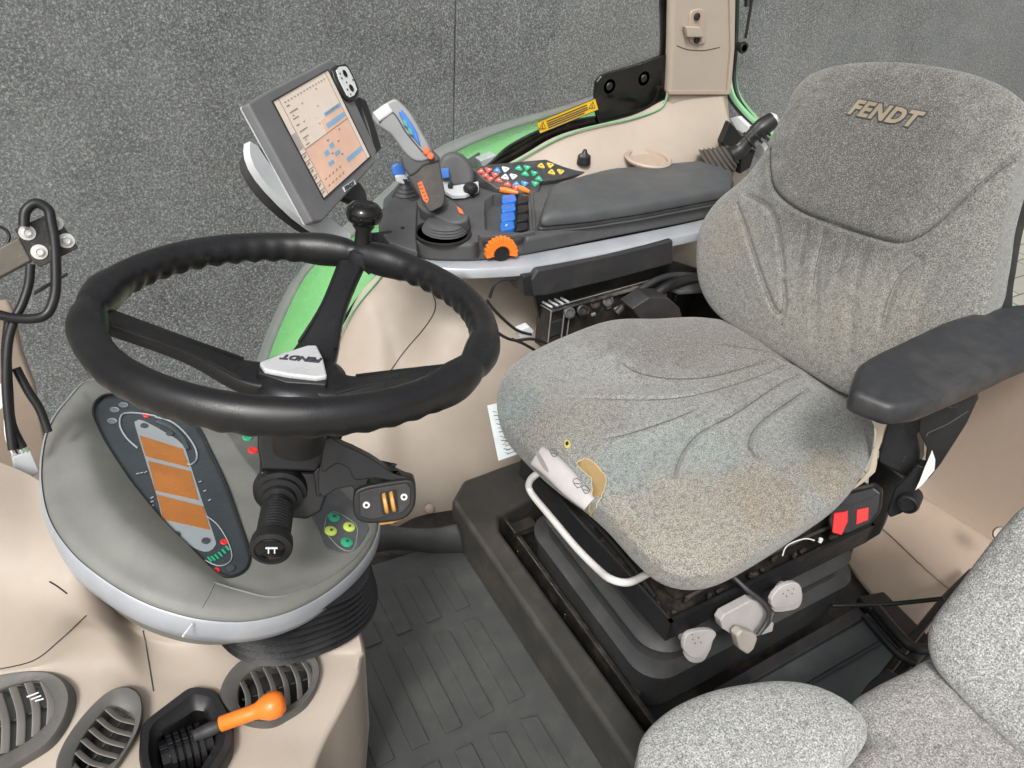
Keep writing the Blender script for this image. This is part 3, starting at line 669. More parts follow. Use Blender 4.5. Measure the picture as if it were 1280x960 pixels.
# stuff right of cluster
key1 = slab('indicator_plate', [(283, 541), (326, 545), (326, 600), (318, 590), (296, 562)], .002, plastic('plate', (.10, .105, .10), .5), body, .001, lift=.0012, pl=PLt)
for (a, b), mm in (((309, 548), GREENK), ((316, 564), RED)):
    c = P(a, b, pl=PLt); finish('indicator_button', MB().lathe(c + PN * .0012, PN, [(.008, 0), (.0072, .002), (.004, .0022), (.0038, .0012), (0, .0012)], 18), mm, body)
kp = slab('button_plate', [(390, 640), (400, 665), (408, 684), (424, 691), (444, 687), (458, 668), (460, 657), (448, 636), (433, 620), (418, 608), (404, 618)], .002, plastic('plate2', (.085, .09, .095), .5), pod, .001, lift=.0012, pl=PLt, smooth=3)
for (a, b), mm in (((417, 648), GREENK), ((413, 665), LIME), ((436, 660), LIME), ((433, 679), GREENK)):
    c = P(a, b, pl=PLt) + PN * .0013
    bt = finish('round_button', MB().lathe(c, PN, [(.0090, 0), (.0088, .0022), (.0078, .003), (0, .0031)], 24), mm, kp)
    finish('symbol', MB().box(c + PN * .0033, (.006, .0015, .0006), (1, .3, 0), (-.3, 1, 0), PN).box(c + PN * .0033, (.0016, .005, .0006), (1, .3, 0), (-.3, 1, 0), PN), INK, bt)
finish('plate_outline', MB().tube([P(a, b, pl=(PLt[0] + PN * .0014, PN)) for a, b in ((407, 652), (407, 664), (424, 684), (440, 688), (446, 672), (444, 655), (420, 640), (410, 644))], .0006, 5, True), GW, kp)

# column shroud, stalk and shuttle lever
st = empty('steering_column', P(365, 600, z=.6), 'black steering column shroud and bracket under the wheel hub', 'steering column')
FC = facing(P(366, 595, z=.655), .5)
FCt = lambda d, up=.5: (FC[0] + FC[1] * d, FC[1])
m = MB(); m.lathe(HUB - WN * .05, WN, [(.030, -.045), (.034, 0)], 24); finish('column_tube', m, BLACK, st)
sh = slab('shroud', [(322, 515), (432, 520), (428, 548), (396, 590), (327, 588), (322, 560)], .075, BLACK, st, .004, pl=FCt(.012))
slab('shroud_lower', [(324, 588), (396, 591), (412, 560), (416, 600), (402, 640), (384, 650), (362, 648), (330, 642)], .06, BLACK, st, .005, pl=FC)
slab('shroud_bracket', [(392, 592), (398, 584), (402, 585), (402, 618), (396, 622)], .02, BLACK, st, .002, pl=FCt(.012))
tk = empty('column_stalk', P(345, 650, z=.6), 'black indicator stalk with knurled grip and horn symbol on its round end', 'stalk')
A = P(350, 618, pl=FCt(.0)); B = P(339, 684, pl=FCt(.092)); ax = nrm(B - A); Ls = np.linalg.norm(B - A)
finish('stalk_boot', MB().lathe(A - ax * .012, ax, [(.034, -.01), (.036, .0), (.034, .010), (.028, .012), (.029, .018), (.022, .020), (.021, .026), (.0145, .028), (.013, .04)], 32), BLACK, tk)
m = MB(); prof = [(.0145, .018), (.019, .026)] + [(.0195 + .0012 * (k % 2), .03 + .0026 * k) for k in range(int((Ls - .045) / .0026))] + [(.0195, Ls - .016), (.0245, Ls - .012), (.0255, Ls - .002)]
finish('knurled_grip', MB().lathe(A, ax, prof + [(.0245, Ls + .004), (.019, Ls + .006), (.0185, Ls + .004), (0, Ls + .0035)], 36), BLACK, tk)
E_ = B + ax * .0062; fax = ax
cap = finish('end_cap', MB().lathe(B + ax * .0035, ax, [(.0165, 0), (.0165, .0015), (.0135, .003), (0, .0036)], 30), GLOSSB, tk)
text('TT', (B + ax * .0075, ax), (332, 688), (347, 688), .0085, WHITE, cap, lift=.0003, bold=.01, name='horn_symbol')
sl = empty('shuttle_lever', P(455, 605, z=.62), 'black angled shuttle lever with yellow rollers in its rounded end block', 'lever')
SLp = facing(P(480, 610, z=.66), .5)
slab('lever_arm', [(398, 590), (398, 615), (404, 622), (420, 612), (440, 608), (446, 618), (442, 630), (450, 632), (462, 596), (494, 590), (488, 598), (516, 600), (505, 596), (470, 580), (440, 562), (424, 556), (418, 548), (410, 560), (402, 575)], .03, BLACK, sl, .004, pl=(SLp[0] - SLp[1] * .006, SLp[1]))
slab('arm_upper', [(408, 548), (428, 556), (462, 572), (492, 592), (516, 598), (514, 606), (470, 598), (444, 600), (436, 586), (420, 580), (402, 590)], .025, BLACK, sl, .006, smooth=3, pl=(SLp[0] - SLp[1] * .002, SLp[1]))
blk = slab('end_block', [(446, 612), (462, 606), (508, 599), (518, 602), (520, 612), (519, 632), (510, 646), (496, 652), (462, 655), (446, 650), (441, 636), (442, 618)], .035, BLACK, sl, .004, smooth=2, pl=(SLp[0] + SLp[1] * .004, SLp[1]))
fp_ = (SLp[0] + SLp[1] * .0065, SLp[1])
fcp = slab('block_face', [(449, 616), (464, 611), (508, 604), (514, 610), (513, 630), (503, 641), (464, 650), (450, 646)], .004, DARKG, blk, .0015, round_=.2, pl=fp_)
for a, b in ((458, 631), (505, 621)):
    c = P(a, b, pl=fp_); finish('face_screw', MB().lathe(c, fp_[1], [(.0045, -.001), (.0045, .0012), (.0022, .0014), (.002, .0013)], 16), WHITE, blk); finish('screw_recess', MB().lathe(c, fp_[1], [(.0021, 0), (.0021, .0016), (0, .0016)], 6), SHADE, blk)
slab('roller_slot', [(474, 616), (496, 611), (499, 640), (478, 645)], .001, SHADE, blk, 0, lift=.0006, round_=.2, pl=fp_)
for a, b in ((482, 629), (491, 627)):
    c = P(a, b, pl=fp_); U = nrm(P(a + 5, b - 1, pl=fp_) - c); finish('roller', MB().lathe(c - fp_[1] * .0055 - U * .003, U, [(.013, 0), (.0155, .0012), (.0155, .0046), (.013, .0058)], 28), SAND, blk)
slab('block_lip', [(474, 650), (500, 645), (515, 636), (508, 648), (490, 655), (474, 657)], .02, SAND, blk, .002, pl=(SLp[0] - SLp[1] * .008, SLp[1]))

# pleated boot of the column
bt = MB(); rg = []; bc = np.array([.113, .785, 0])
for k in range(15):
    zz = .500 - .0062 * k; r = (1 + .03 * k / 14) * (1.0 if k % 2 == 0 else .90)
    rg.append([np.array([bc[0] + .004 * k / 14, bc[1] - .004 * k / 14, zz]) + r * np.array([.118 * math.copysign(abs(math.cos(a)) ** .8, math.cos(a)), .128 * math.copysign(abs(math.sin(a)) ** .8, math.sin(a)), -.3 * (1 - k / 17) * .118 * math.cos(a)]) for a in np.linspace(0, 2 * math.pi, 72, endpoint=False)])
bo = finish('column_boot', bt.rings(rg), RUBBER, None, ang=30); tag(bo, 'black pleated rubber boot between the instrument pod and the beige lower console', 'rubber boot')

# ================================================================ LOWER FRONT CONSOLE
fc = empty('lower_console', (0, .75, 0), 'beige lower front console with air vents, folding down to the floor mat', 'console')
rows = [[(-60, 560, .64), (30, 592, .62), (95, 632, .60), (150, 660, .50), (240, 700, .46), (330, 715, .43), (430, 735, .42)],
        [(-60, 640, .63), (30, 665, .605), (104, 712, .575), (160, 765, .465), (250, 785, .425), (350, 797, .405), (449, 803, .395)],
        [(-60, 720, .58), (30, 745, .56), (107, 764, .535), (178, 800, .432), (270, 815, .412), (360, 822, .395), (448, 822, .386)],
        [(-60, 833, .47), (41, 822, .475), (112, 786, .495), (186, 836, .416), (280, 850, .402), (360, 855, .39), (441, 850, .379)],
        [(-60, 850, .455), (41, 842, .458), (128, 832, .445), (190, 868, .408), (280, 890, .397), (355, 890, .383), (424, 885, .369)],
        [(-60, 900, .43), (30, 900, .43), (120, 900, .425), (190, 915, .400), (275, 930, .390), (345, 925, .375), (404, 922, .357)],
        [(-60, 960, .41), (30, 960, .41), (110, 965, .405), (185, 970, .393), (268, 970, .382), (330, 965, .37), (390, 955, .350)],
        [(-60, 1040, .39), (20, 1040, .385), (100, 1040, .385), (180, 1040, .38), (250, 1035, .37), (300, 1030, .36), (374, 1010, .34)]]
G = bez_grid([[P(a, b, z=c) for a, b, c in r] for r in rows], 8)
edge = G[:, -1]
ext = [edge + np.array([.004, 0, -.004]), edge * np.array([1, 1, 0]) + np.array([.0, .0, 0]) + np.array([0, 0, 1]) * (edge[:, 2:3] * .5), edge * np.array([1, 1, 0]) + np.array([-.02, 0, .0])]
G2 = np.concatenate([G, np.stack(ext, 1)], 1)
shell = finish('console_shell', MB().grid(G2), BEIGE, fc, thick=.006, ang=60)
def Zl(a, b):
    """height of the console skin under a pixel"""
    best = None
    for i in range(G.shape[0]):
        pass
    g = G.reshape(-1, 3); c = (g - CAM) @ ROT; pxs = 640 + F * c[:, 0] / c[:, 2]; pys = 480 + F * c[:, 1] / c[:, 2]
    d = (pxs - a) ** 2 + (pys - b) ** 2; k = np.argsort(d)[:4]; w = 1 / (d[k] + 1e-3); return (g[k, 2] * w).sum() / w.sum()
def S(a, b, h=.0): return hit(shell, a, b, h)
def dense(pts, n=7): return [tuple(q) for q in spl(pts, n, False)]
for pts, r in (([(179, 788), (186, 828), (192, 864)], .0009), ([(-10, 838), (41, 826), (75, 800), (108, 769)], .0008), ([(62, 727), (72, 733), (84, 742)], .0010)):
    finish('panel_seam', MB().tube([S(a, b, .0002) for a, b in dense(pts)], r, 6, smooth=0), DIRTY, fc)
CUTS = []
SLATM = plastic('slat_grey', (.19, .18, .165), .45, 900, .2, .15)
def vent(out, inn, nsl, tilt, tag_, slat_dir):
    """oval louvred outlet: ring, dark throat, slats"""
    oc = np.mean([S(a, b) for a, b in out], 0); pts = np.array([S(a, b) for a, b in out]); uu, ss, vv = np.linalg.svd(pts - oc); n = vv[2]; n = n if n[2] > 0 else -n
    n = nrm(n + np.array([0, 0, .3])); v = empty('air_vent', oc, tag_, 'air vent', 'air vents in the beige lower console')
    base = oc + n * .011; O = spl(px(out, pl=(base, n)), 6); I = spl(px(inn, pl=(base, n)), 6)
    if len(I) != len(O):
        idx = np.linspace(0, len(I), len(O), endpoint=False).astype(int); I = I[idx]
    k0 = np.argmin(((I - O[0]) ** 2).sum(1)); I = np.roll(I, -k0, 0)
    CUTS.append(MB().prism(I + n * .03, -n * .075))
    m = MB(); m.rings([O - n * .03, O, O + (I - O) * .12 + n * .004, O + (I - O) * .9 + n * .002, I, I - n * .035], loop=True); finish('vent_ring', m, plastic('vent_grey', (.085, .082, .076), .5, 900, .25, .15), v, ang=50)
    finish('vent_throat', MB().prism(I + (I - I.mean(0)) * .04 - n * .032, -n * .003), SHADE, v)
    c = I.mean(0); d = nrm(P(*slat_dir[1], pl=(base, n)) - P(*slat_dir[0], pl=(base, n))); q = np.cross(n, d); w = (I - c) @ q
    m = MB()
    for i in range(nsl):
        t = w.min() + (i + .5) / nsl * (w.max() - w.min()); s = (I - c) @ d; near = np.abs(w - t) < (w.max() - w.min()) * .09
        if near.sum() < 2: continue
        lo, hi = s[near].min() * .95, s[near].max() * .95
        pp = [c + q * t + d * lo + n * .0035, c + q * (t + tilt) + d * (lo + hi) / 2 + n * .0045, c + q * t + d * hi + n * .0035]
        m.sweep([p_ - n * .006 for p_ in pp], n * .75 + q * .7, .0098, .0020, e=3)
    finish('vent_slats', m, SLATM, v)
    m = MB(); m.sweep([c + q * w.min() * .9 - n * .012, c + q * w.max() * .9 - n * .012], n, .003, .004, smooth=1); finish('vent_bar', m, DARKG, v)
    return v
vent([(276, 872), (283, 845), (305, 823), (335, 812), (365, 810), (388, 816), (399, 832), (398, 852), (385, 876), (362, 893), (335, 905), (300, 900)],
     [(298, 872), (302, 852), (320, 836), (350, 827), (383, 826), (390, 840), (385, 862), (365, 880), (335, 890), (305, 888)], 6, .004, 'oval grey air vent with curved slats behind the orange knob', ((340, 835), (352, 885)))
vent([(70, 955), (82, 925), (105, 893), (132, 867), (155, 858), (172, 864), (178, 882), (174, 910), (158, 940), (135, 970), (100, 985), (75, 978)],
     [(92, 950), (102, 925), (122, 898), (140, 882), (163, 892), (168, 905), (160, 928), (142, 952), (110, 968), (94, 965)], 6, -.004, 'narrow tilted oval air vent left of the black lever recess', ((100, 915), (160, 945)))
vent([(-60, 880), (-20, 850), (20, 840), (60, 840), (82, 852), (89, 872), (82, 900), (62, 930), (30, 952), (0, 968), (-40, 975), (-65, 930)],
     [(-45, 890), (-10, 868), (20, 856), (52, 853), (68, 880), (62, 900), (40, 922), (10, 940), (-30, 955), (-48, 925)], 6, .005, 'large oval air vent cut by the left edge of the view, white dial marks', ((20, 858), (30, 935)))
m = MB()
for k in range(3): m.tube([S(40 + 5 * k, 872 + 3 * k, .016), S(54 + 3 * k, 866 + 5 * k, .016)], .0010, 5, smooth=0)
vents = [o for o in bpy.data.objects if o.name.startswith('air_vent')]
finish('dial_mark', m, WHITE, vents[-1])
# lever recess with orange knob
rc = empty('range_lever', P(232, 920, z=.40), 'orange-knobbed lever in a black rounded-square recess between the air vents', 'lever')
n0 = nrm([.12, -.05, 1]); bs_ = S(232, 880, .010)
O = rnd(px([(176, 905), (238, 858), (270, 862), (293, 905), (292, 935), (262, 985), (184, 990), (173, 950)], pl=(bs_, n0)), .3); I = rnd(px([(190, 910), (242, 872), (262, 876), (279, 910), (278, 932), (254, 970), (196, 975), (188, 945)], pl=(bs_, n0)), .3)
J = rnd(px([(200, 912), (243, 882), (256, 884), (268, 912), (266, 930), (247, 962), (204, 966), (198, 942)], pl=(bs_, n0)), .3)
CUTS.append(MB().prism(I + n0 * .03, -n0 * .09))
m = MB(); m.rings([O - n0 * .03, O, O + (I - O) * .2 + n0 * .005, O + (I - O) * .8 + n0 * .004, I - n0 * .001, I * .5 + J * .5 - n0 * .006, J - n0 * .010, J - n0 * .05], loop=True); finish('recess_frame', m, BLACK, rc, ang=50)
finish('recess_floor', MB().prism(J - n0 * .046, -n0 * .004), SHADE, rc)
m = MB(); c = P(232, 925, pl=(bs_, n0)) - n0 * .022; U = nrm(P(275, 905, pl=(bs_, n0)) - P(200, 935, pl=(bs_, n0))); Vv = np.cross(n0, U)
for k in range(-2, 3): m.lathe(c + U * (.0085 * k) - U * .004, U, [(.026, 0), (.0275, .001), (.0275, .0065), (.026, .0075)], 40)
m.lathe(c - U * .03, U, [(.022, 0), (.022, .06)], 30); finish('quadrant_drum', m, GLOSSB, rc)
a0, a1 = P(262, 912, pl=(bs_ + n0 * .006, n0)), P(276, 906, pl=(bs_ + n0 * .014, n0))
finish('lever_collar', MB().tube([a0 - U * .02, a0, a1], [.007, .009, .007], 12, smooth=2), DARKG, rc)
k0 = P(276, 905, pl=(bs_ + n0 * .014, n0)); k1 = P(343, 881, pl=(bs_ + n0 * .035, n0)); ax = nrm(k1 - k0); LL = np.linalg.norm(k1 - k0)
finish('orange_knob', MB().lathe(k0, ax, [(.0085, -.001), (.0098, 0), (.0098, LL * .6), (.0105, LL * .68), (.0135, LL * .76), (.0165, LL * .86), (.0175, LL * .97), (.0165, LL * 1.08), (.012, LL * 1.17), (.005, LL * 1.2), (0, LL * 1.205)], 32), ORANGE, rc, ang=70)

for q in CUTS: cut(shell, q)

# ================================================================ LEFT FRONT CORNER: post, bracket, harness
ap = slab('front_post', [(-60, 400), (20, 390), (30, 440), (45, 480), (58, 540), (66, 600), (60, 640), (-60, 640)], .05, BEIGE2, None, .008, smooth=0, pl=facing(P(30, 520, y=1.12)))
tag(ap, 'beige front cab post at the left edge behind the hanging cables', 'pillar')
br = empty('terminal_bracket', P(60, 305, y=1.05), 'dark square bracket plate with four zinc bolts on a beam at the left edge', 'bracket')
BP = facing(P(58, 302, y=1.05), .5)
slab('bracket_plate', [(18, 286), (60, 268), (76, 277), (98, 310), (50, 334), (40, 326)], .008, DIRTY, br, .001, pl=BP)
for a, b in ((34, 291), (69, 279), (49, 315), (83, 301)):
    c = P(a, b, pl=BP); m = MB(); m.lathe(c, BP[1], [(.0095, 0), (.0095, .0014), (.0056, .0015), (.0056, .0045), (.004, .005), (.0035, .003), (0, .003)], 20); finish('bracket_bolt', m, BOLT, br)
slab('support_beam', [(-80, 350), (24, 296), (40, 326), (-80, 390)], .04, plastic('beam', (.10, .085, .065), .4, dust=.3, scratch=.6), br, .003, pl=(BP[0] - BP[1] * .012, BP[1]))
slab('beam_clip', [(42, 364), (84, 340), (85, 344), (43, 369)], .01, BLACK, br, .001, pl=(BP[0] - BP[1] * .02, BP[1]))
for k, pts in enumerate(([(30, 283), (32, 264), (45, 254), (60, 262), (64, 278), (68, 300), (70, 340), (68, 372), (55, 395), (20, 398), (-20, 388)], [(38, 330), (36, 355), (28, 380), (18, 400), (10, 430), (8, 480), (12, 530), (16, 562)], [(12, 400), (8, 440), (10, 490), (14, 530), (28, 560)], [(20, 460), (36, 490), (50, 512), (60, 540)], [(-10, 280), (8, 288), (10, 302), (-10, 320)])):
    h = finish('cable', MB().tube([P(a, b, pl=(BP[0] + BP[1] * (.012 - .008 * k), BP[1])) for a, b in pts], [.0062, .0055, .006, .0055, .002][k], 10, smooth=6), BLACK)
    tag(h, ['thick black cable looping over the bracket plate and back to the left edge', 'black cable hanging from behind the bracket down to the white connector', 'black cable running down the front post beside the connector cable', 'short black cable slanting from the post to the instrument pod', 'thin grey wire ring at the left edge beside the bracket'][k], 'cable', 'cables hanging at the front post')
cn = empty('wire_connector', P(32, 585, y=1.0), 'pale plastic wire connector with thin wires hanging left of the instrument pod', 'connector')
CP = facing(P(32, 585, y=1.0), .4)
slab('connector_body', [(15, 572), (38, 563), (50, 590), (34, 600), (20, 598)], .02, LTGREY, cn, .002, pl=CP)
slab('connector_tail', [(20, 596), (34, 600), (30, 611), (18, 608)], .012, LTGREY, cn, .002, pl=CP)
for k in range(4): finish('connector_wire', MB().tube([P(16 + 6 * k, 568 - k, pl=CP), P(8 + 4 * k, 548, pl=CP), P(6 + 2 * k, 525, pl=CP)], .0014, 6), [WHITE, BLACK, LTGREY, GREENE][k], cn)
wt = slab('wire_tag', [(0, 480), (5, 478), (7, 505), (0, 512)], .002, WHITE, None, 0, pl=CP); tag(wt, 'small white tag on the cable at the left edge above the connector', 'tag')

# ================================================================ ARMREST CONSOLE
ac = empty('armrest_console', (.9, 1.3, .6), 'long grey armrest console with keypad, padded lid and silver strip beside the driver seat', 'console')
ZB = .622
near = [(478, 296), (488, 312), (505, 319), (522, 323), (545, 327), (600, 327), (640, 322), (672, 317), (760, 299), (875, 276), (915, 262)]
nb = np.array([P(a, b, z=ZB) for a, b in near])
x1 = nb[-1][0]
far = [np.array([x1 + .05, 1.42, ZB]), np.array([1.25, 1.47, ZB]), np.array([.95, 1.56, ZB]), np.array([.80, 1.56, ZB]), P(600, 205, z=ZB), P(560, 232, z=ZB), P(522, 228, z=ZB), P(500, 246, z=ZB), P(480, 268, z=ZB)]
foot = np.concatenate([spl(nb, 4, False), far])
HT = .042
cb_ = MB().prism(foot + np.array([0, 0, HT]), (0, 0, -HT)); cbody = finish('console_body', cb_, GREYC, ac, .010, 4)
ZT = ZB + HT; TP = (np.array([0, 0, ZT]), np.array([0, 0, 1.0]))
# silver strip below, slightly proud
st_o = spl(np.array([P(a, b, z=ZB - .026) for a, b in ((470, 318), (490, 334), (520, 343), (567, 349), (620, 348), (672, 343), (760, 326), (875, 301), (930, 286))]), 4, False)
st_t = st_o.copy(); st_t[:, 2] = ZB - .001
inn = st_o + np.array([0, .05, 0])
m = MB(); m.rings([list(st_t + np.array([0, .05, 0])), list(st_t + np.array([0, .004, 0])), list(st_t + np.array([0, 0, -.003])), list(st_o + np.array([0, -.001, .003])), list(st_o + np.array([0, .004, 0])), list(inn)], closed=False, caps=False, loop=True)
finish('silver_strip', m, SILVER, ac, ang=60)
und = foot * np.array([1, 1, 0]) + np.array([0, 0, 1]) * (ZB - .001); uc = und.mean(0); und2 = uc + (und - uc) * .97 + np.array([0, .012, 0])
finish('underside', MB().prism(und2, (0, 0, -.022)), DARKG, ac, .004)
# padded lid
ZP = .697
pl_o = px([(675, 272), (688, 230), (760, 211), (884, 200), (918, 214), (914, 236), (800, 257), (740, 266)], z=ZP)
po3 = rnd(np.array(pl_o), .16, 6); pc = po3.mean(0)
R_ = lambda s, h: pc + (po3 - pc) * s + np.array([0, 0, h])
m = MB(); m.rings([R_(.001, .008), R_(.55, .0075), R_(.85, .006), R_(.95, .002), R_(.99, -.005), R_(1.0, -.012), R_(1.0, -.020), R_(.985, -.023)])
lid = finish('padded_lid', m, PAD, ac, ang=70)
m = MB(); m.rings([R_(1.012, -.024), R_(1.022, -.027), R_(1.022, -.031), R_(1.01, -.034), R_(.9, -.036)]); finish('lid_rim', m, DARKG, ac, ang=50)
m = MB(); m.tube(list(R_(1.02, -.0335)), .0022, 6, True, 0); finish('rim_bead', m, GREYC, ac)
# front wall of the lid, tray recess
TR = rnd(px([(605, 252), (616, 243), (660, 243), (663, 288), (652, 291), (606, 288)], pl=TP), .15)
cut(cbody, MB().prism(TR + np.array([0, 0, .01]), (0, 0, -.040)))
finish('tray_liner', MB().prism(TR - np.array([0, 0, .0305]), (0, 0, -.003)), SHADE, ac)
WS = np.array(px([(597, 294), (655, 291), (655, 340), (600, 345)], z=ZT))
cut(cbody, MB().prism(WS + np.array([0, 0, .01]), (0, 0, -.046)))
m = MB(); wc_ = P(628, 317, z=ZT - .024) + np.array([0, .006, 0])
wu = nrm(P(655, 318, z=ZT) - P(600, 322, z=ZT)); wa = nrm(np.cross(wu, [0, 0, 1]))
rings = []
for k in range(40):
    a = -.25 + (math.pi + .5) * k / 39; d = wu * math.cos(a) + np.array([0, 0, 1]) * math.sin(a); r = .033 + (.0022 if k % 3 else -.0006)
    rings.append([wc_ + d * (r - .016) + wa * .009, wc_ + d * r + wa * .009, wc_ + d * r - wa * .009, wc_ + d * (r - .016) - wa * .009])
m.rings(rings); finish('thumb_wheel', m, ORANGE, ac, ang=30)
finish('wheel_well', MB().lathe(wc_ - wa * .0, wa, [(.017, -.006), (.017, .006)], 24), SHADE, ac)
# valve levers in the tray
for k in range(4):
    t = k / 3; a, b = 637 - 2 * t, 248 + 34 * t
    lv = rnd(px([(a - 10, b - 4), (a + 7, b - 6), (a + 9, b + 3), (a - 9, b + 6)], z=ZT + .004), .25)
    finish('valve_lever', MB().prism(lv, (0, 0, -.022)), BLUEK, ac, .002)
    for c, g, nm in ((a - 2, b - .5, 'lever_print'),):
        q = P(c, g, z=ZT + .0045); finish('lever_print', MB().box(q, (.010, .0022, .0006), (1, 1, 0), (-1, 1, 0)), REDK if k < 3 else WHITE, ac)
    a2, b2 = 654 - 1 * t, 249 + 34 * t
    lv = rnd(px([(a2 - 7, b2 - 4), (a2 + 7, b2 - 5), (a2 + 7, b2 + 3), (a2 - 7, b2 + 5)], z=ZT + .002), .3)
    finish('rocker_switch', MB().prism(lv, (0, 0, -.02)), BLACK, ac, .003)
# framing ridges at the lid front
for q in ([(664, 241), (668, 288)], [(668, 291), (640, 296), (600, 297)]):
    finish('body_ridge', MB().sweep([P(a, b, z=ZT + .003) for a, b in q], (0, 0, 1), .006, .010, smooth=1), GREYC, ac)
# keypad panel
KP = (np.array([0, 0, ZT + .004]), nrm([0, -.12, 1])); kO = P(650, 228, z=ZT + .016); KP = (kO, nrm([0, -.42, 1]))
kpan = slab('keypad_panel', [(590, 210), (612, 205), (690, 198), (712, 199), (752, 210), (700, 224), (676, 227), (674, 240), (650, 241), (622, 236), (605, 224)], .03, plastic('keypad', (.035, .037, .042), .45), ac, .003, pl=KP)
keys = [(601, 215, REDK), (611, 213, REDK), (607, 220, REDK), (619, 219, REDK), (623, 226, REDK), (613, 224, REDK), (634, 231, REDK), (645, 235, REDK),
        (621, 214, BLUE2), (632, 212, WHITE), (631, 222, WHITE), (642, 221, WHITE), (648, 211, GREENK), (659, 210, GREENK), (656, 218, GREENK), (668, 217, GREENK), (673, 224, GREENK), (669, 230, GREENK),
        (676, 208, YELK), (688, 207, YELK), (689, 216, YELK), (701, 215, YELK), (645, 231, BLUE2), (656, 230, BLUE2)]
for i, (a, b, mm) in enumerate(keys):
    c = P(a, b, pl=KP); s = .0130; sg = 1 if i % 2 else -1; kv = nrm(np.cross(KP[1], [1, 0, 0]))
    tri = rnd([c + s * np.array([sg * 1.0, 0, 0]), c + s * (np.array([-sg * .6, 0, 0]) + kv * .9), c + s * (np.array([-sg * .6, 0, 0]) - kv * .9)], .3)
    kk = finish('keypad_button', MB().prism(tri + KP[1] * .0032, -KP[1] * .005), mm, kpan, .0012, 2)
    finish('button_mark', MB().box(c + KP[1] * .0036, (.0050, .0020, .0006), (1, 0, 0), kv), INK if mm in (WHITE, YELK) else WHITE, kk)
for q in ([(620, 236), (632, 238), (648, 241)], [(640, 233), (652, 236), (662, 240)]):
    finish('key_row_bezel', MB().tube([P(a, b, z=ZT + .008) for a, b in q], [.004, .0075, .004], 10), ORANGE, ac)
# joystick well: raised collar, sunk crescent, screw
slab('front_cap', [(472, 268), (496, 248), (522, 256), (520, 300), (522, 318), (486, 306), (474, 290)], .02, GREYC, ac, .004, lift=.006, smooth=0, pl=TP)
c = P(503, 285, z=ZT + .006); finish('cap_screw', MB().lathe(c, (0, 0, 1), [(.0045, 0), (.0045, .001), (.002, .0012), (.0018, 0), (0, 0)], 14), SHADE, ac)
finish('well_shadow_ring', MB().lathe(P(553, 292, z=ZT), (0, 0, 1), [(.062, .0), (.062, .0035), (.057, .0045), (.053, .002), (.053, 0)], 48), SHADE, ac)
dm = slab('rear_dome', [(545, 215), (552, 196), (566, 189), (580, 194), (591, 208), (594, 224), (586, 234), (565, 236), (550, 232)], .07, GREYC, ac, .014, smooth=3, pl=facing(P(570, 230, z=ZT + .01), .4))
slab('white_bracket', [(552, 226), (560, 222), (566, 232), (590, 228), (598, 226), (599, 236), (582, 243), (566, 244), (556, 238)], .01, LTGREY, ac, .002, pl=(np.array([0, 0, ZT + .014]), np.array([0, 0, 1.0])))
c = P(588, 246, z=ZT + .0); finish('black_knob', MB().lathe(c, (0, 0, 1), [(.010, 0), (.010, .010), (.0165, .014), (.018, .022), (.014, .030), (.006, .033), (0, .0335)], 28), BLACK, ac)
c = P(563, 232, z=ZT + .02); finish('small_knob', MB().lathe(c, (0, 0, 1), [(.006, -.01), (.006, .004), (.004, .007), (0, .008)], 16), BLACK, ac)

# little cross-gate joystick behind, blue caps
cj = empty('cross_joystick', P(506, 240, z=ZT), 'small joystick with blue knobs and pleated boot at the front corner of the console', 'joystick')
c = P(507, 246, z=ZT); prof = []
for k in range(4): prof += [(.032 - .005 * k, .008 * k), (.026 - .005 * k, .008 * k + .006)]
finish('joystick_boot', MB().lathe(c, (0, 0, 1), prof + [(.010, .034), (.009, .045)], 28), DARKG, cj)
slab('blue_knob', [(489, 208), (496, 203), (503, 205), (508, 218), (500, 224), (491, 219)], .025, BLUEK, cj, .005, pl=facing(P(500, 222, z=ZT + .045), .4))
slab('knob_collar', [(493, 219), (506, 218), (512, 226), (505, 231), (496, 228)], .02, LTGREY, cj, .004, pl=facing(P(502, 230, z=ZT + .035), .4))
slab('blue_button', [(551, 211), (561, 210), (562, 222), (553, 223)], .02, BLUEK, ac, .002, pl=facing(P(556, 224, z=ZT + .03), .4))

# main joystick
js = empty('main_joystick', P(553, 290, z=ZT), 'tall grey joystick with bent silver head, orange buttons and orange print on the armrest console', 'joystick')
c = P(556, 289, z=ZT - .004); prof = [(.052, 0)]
for k in range(4): prof += [(.051 - .003 * k, .003 + .0052 * k), (.045 - .003 * k, .0065 + .0052 * k)]
finish('pleated_boot', MB().lathe(c, (0, 0, 1), prof + [(.02, .028)], 36), GREYC, js)
JP = facing(P(550, 268, z=ZT + .035), .35); jd = lambda d: (JP[0] + JP[1] * d, JP[1])
slab('hand_rest', [(520, 249), (528, 262), (545, 270), (560, 278), (575, 278), (584, 274), (586, 268), (576, 256), (562, 247), (552, 241), (540, 240)], .045, GREYC, js, .007, smooth=2, pl=(P(550, 262, z=ZT + .036), nrm([-.3, -.25, 1])))
slab('grip_stem', [(512, 222), (516, 214), (528, 205), (540, 200), (549, 204), (552, 222), (556, 240), (554, 256), (545, 262), (536, 264), (528, 250), (519, 236)], .045, plastic('grip_brown', (.06, .052, .047), .5, dust=.2), js, .012, smooth=3, pl=jd(.012))
slab('grip_neck', [(500, 196), (526, 178), (549, 196), (548, 203), (530, 208), (513, 222)], .04, GREYC, js, .008, smooth=2, pl=jd(.016))
hd = slab('head', [(465, 141), (490, 124), (499, 126), (514, 142), (528, 166), (540, 188), (536, 200), (520, 202), (506, 192), (488, 168), (470, 156)], .045, plastic('joystick_silver', (.24, .245, .25), .4, dust=.1, metal=.2), js, .008, smooth=2, pl=jd(.020))
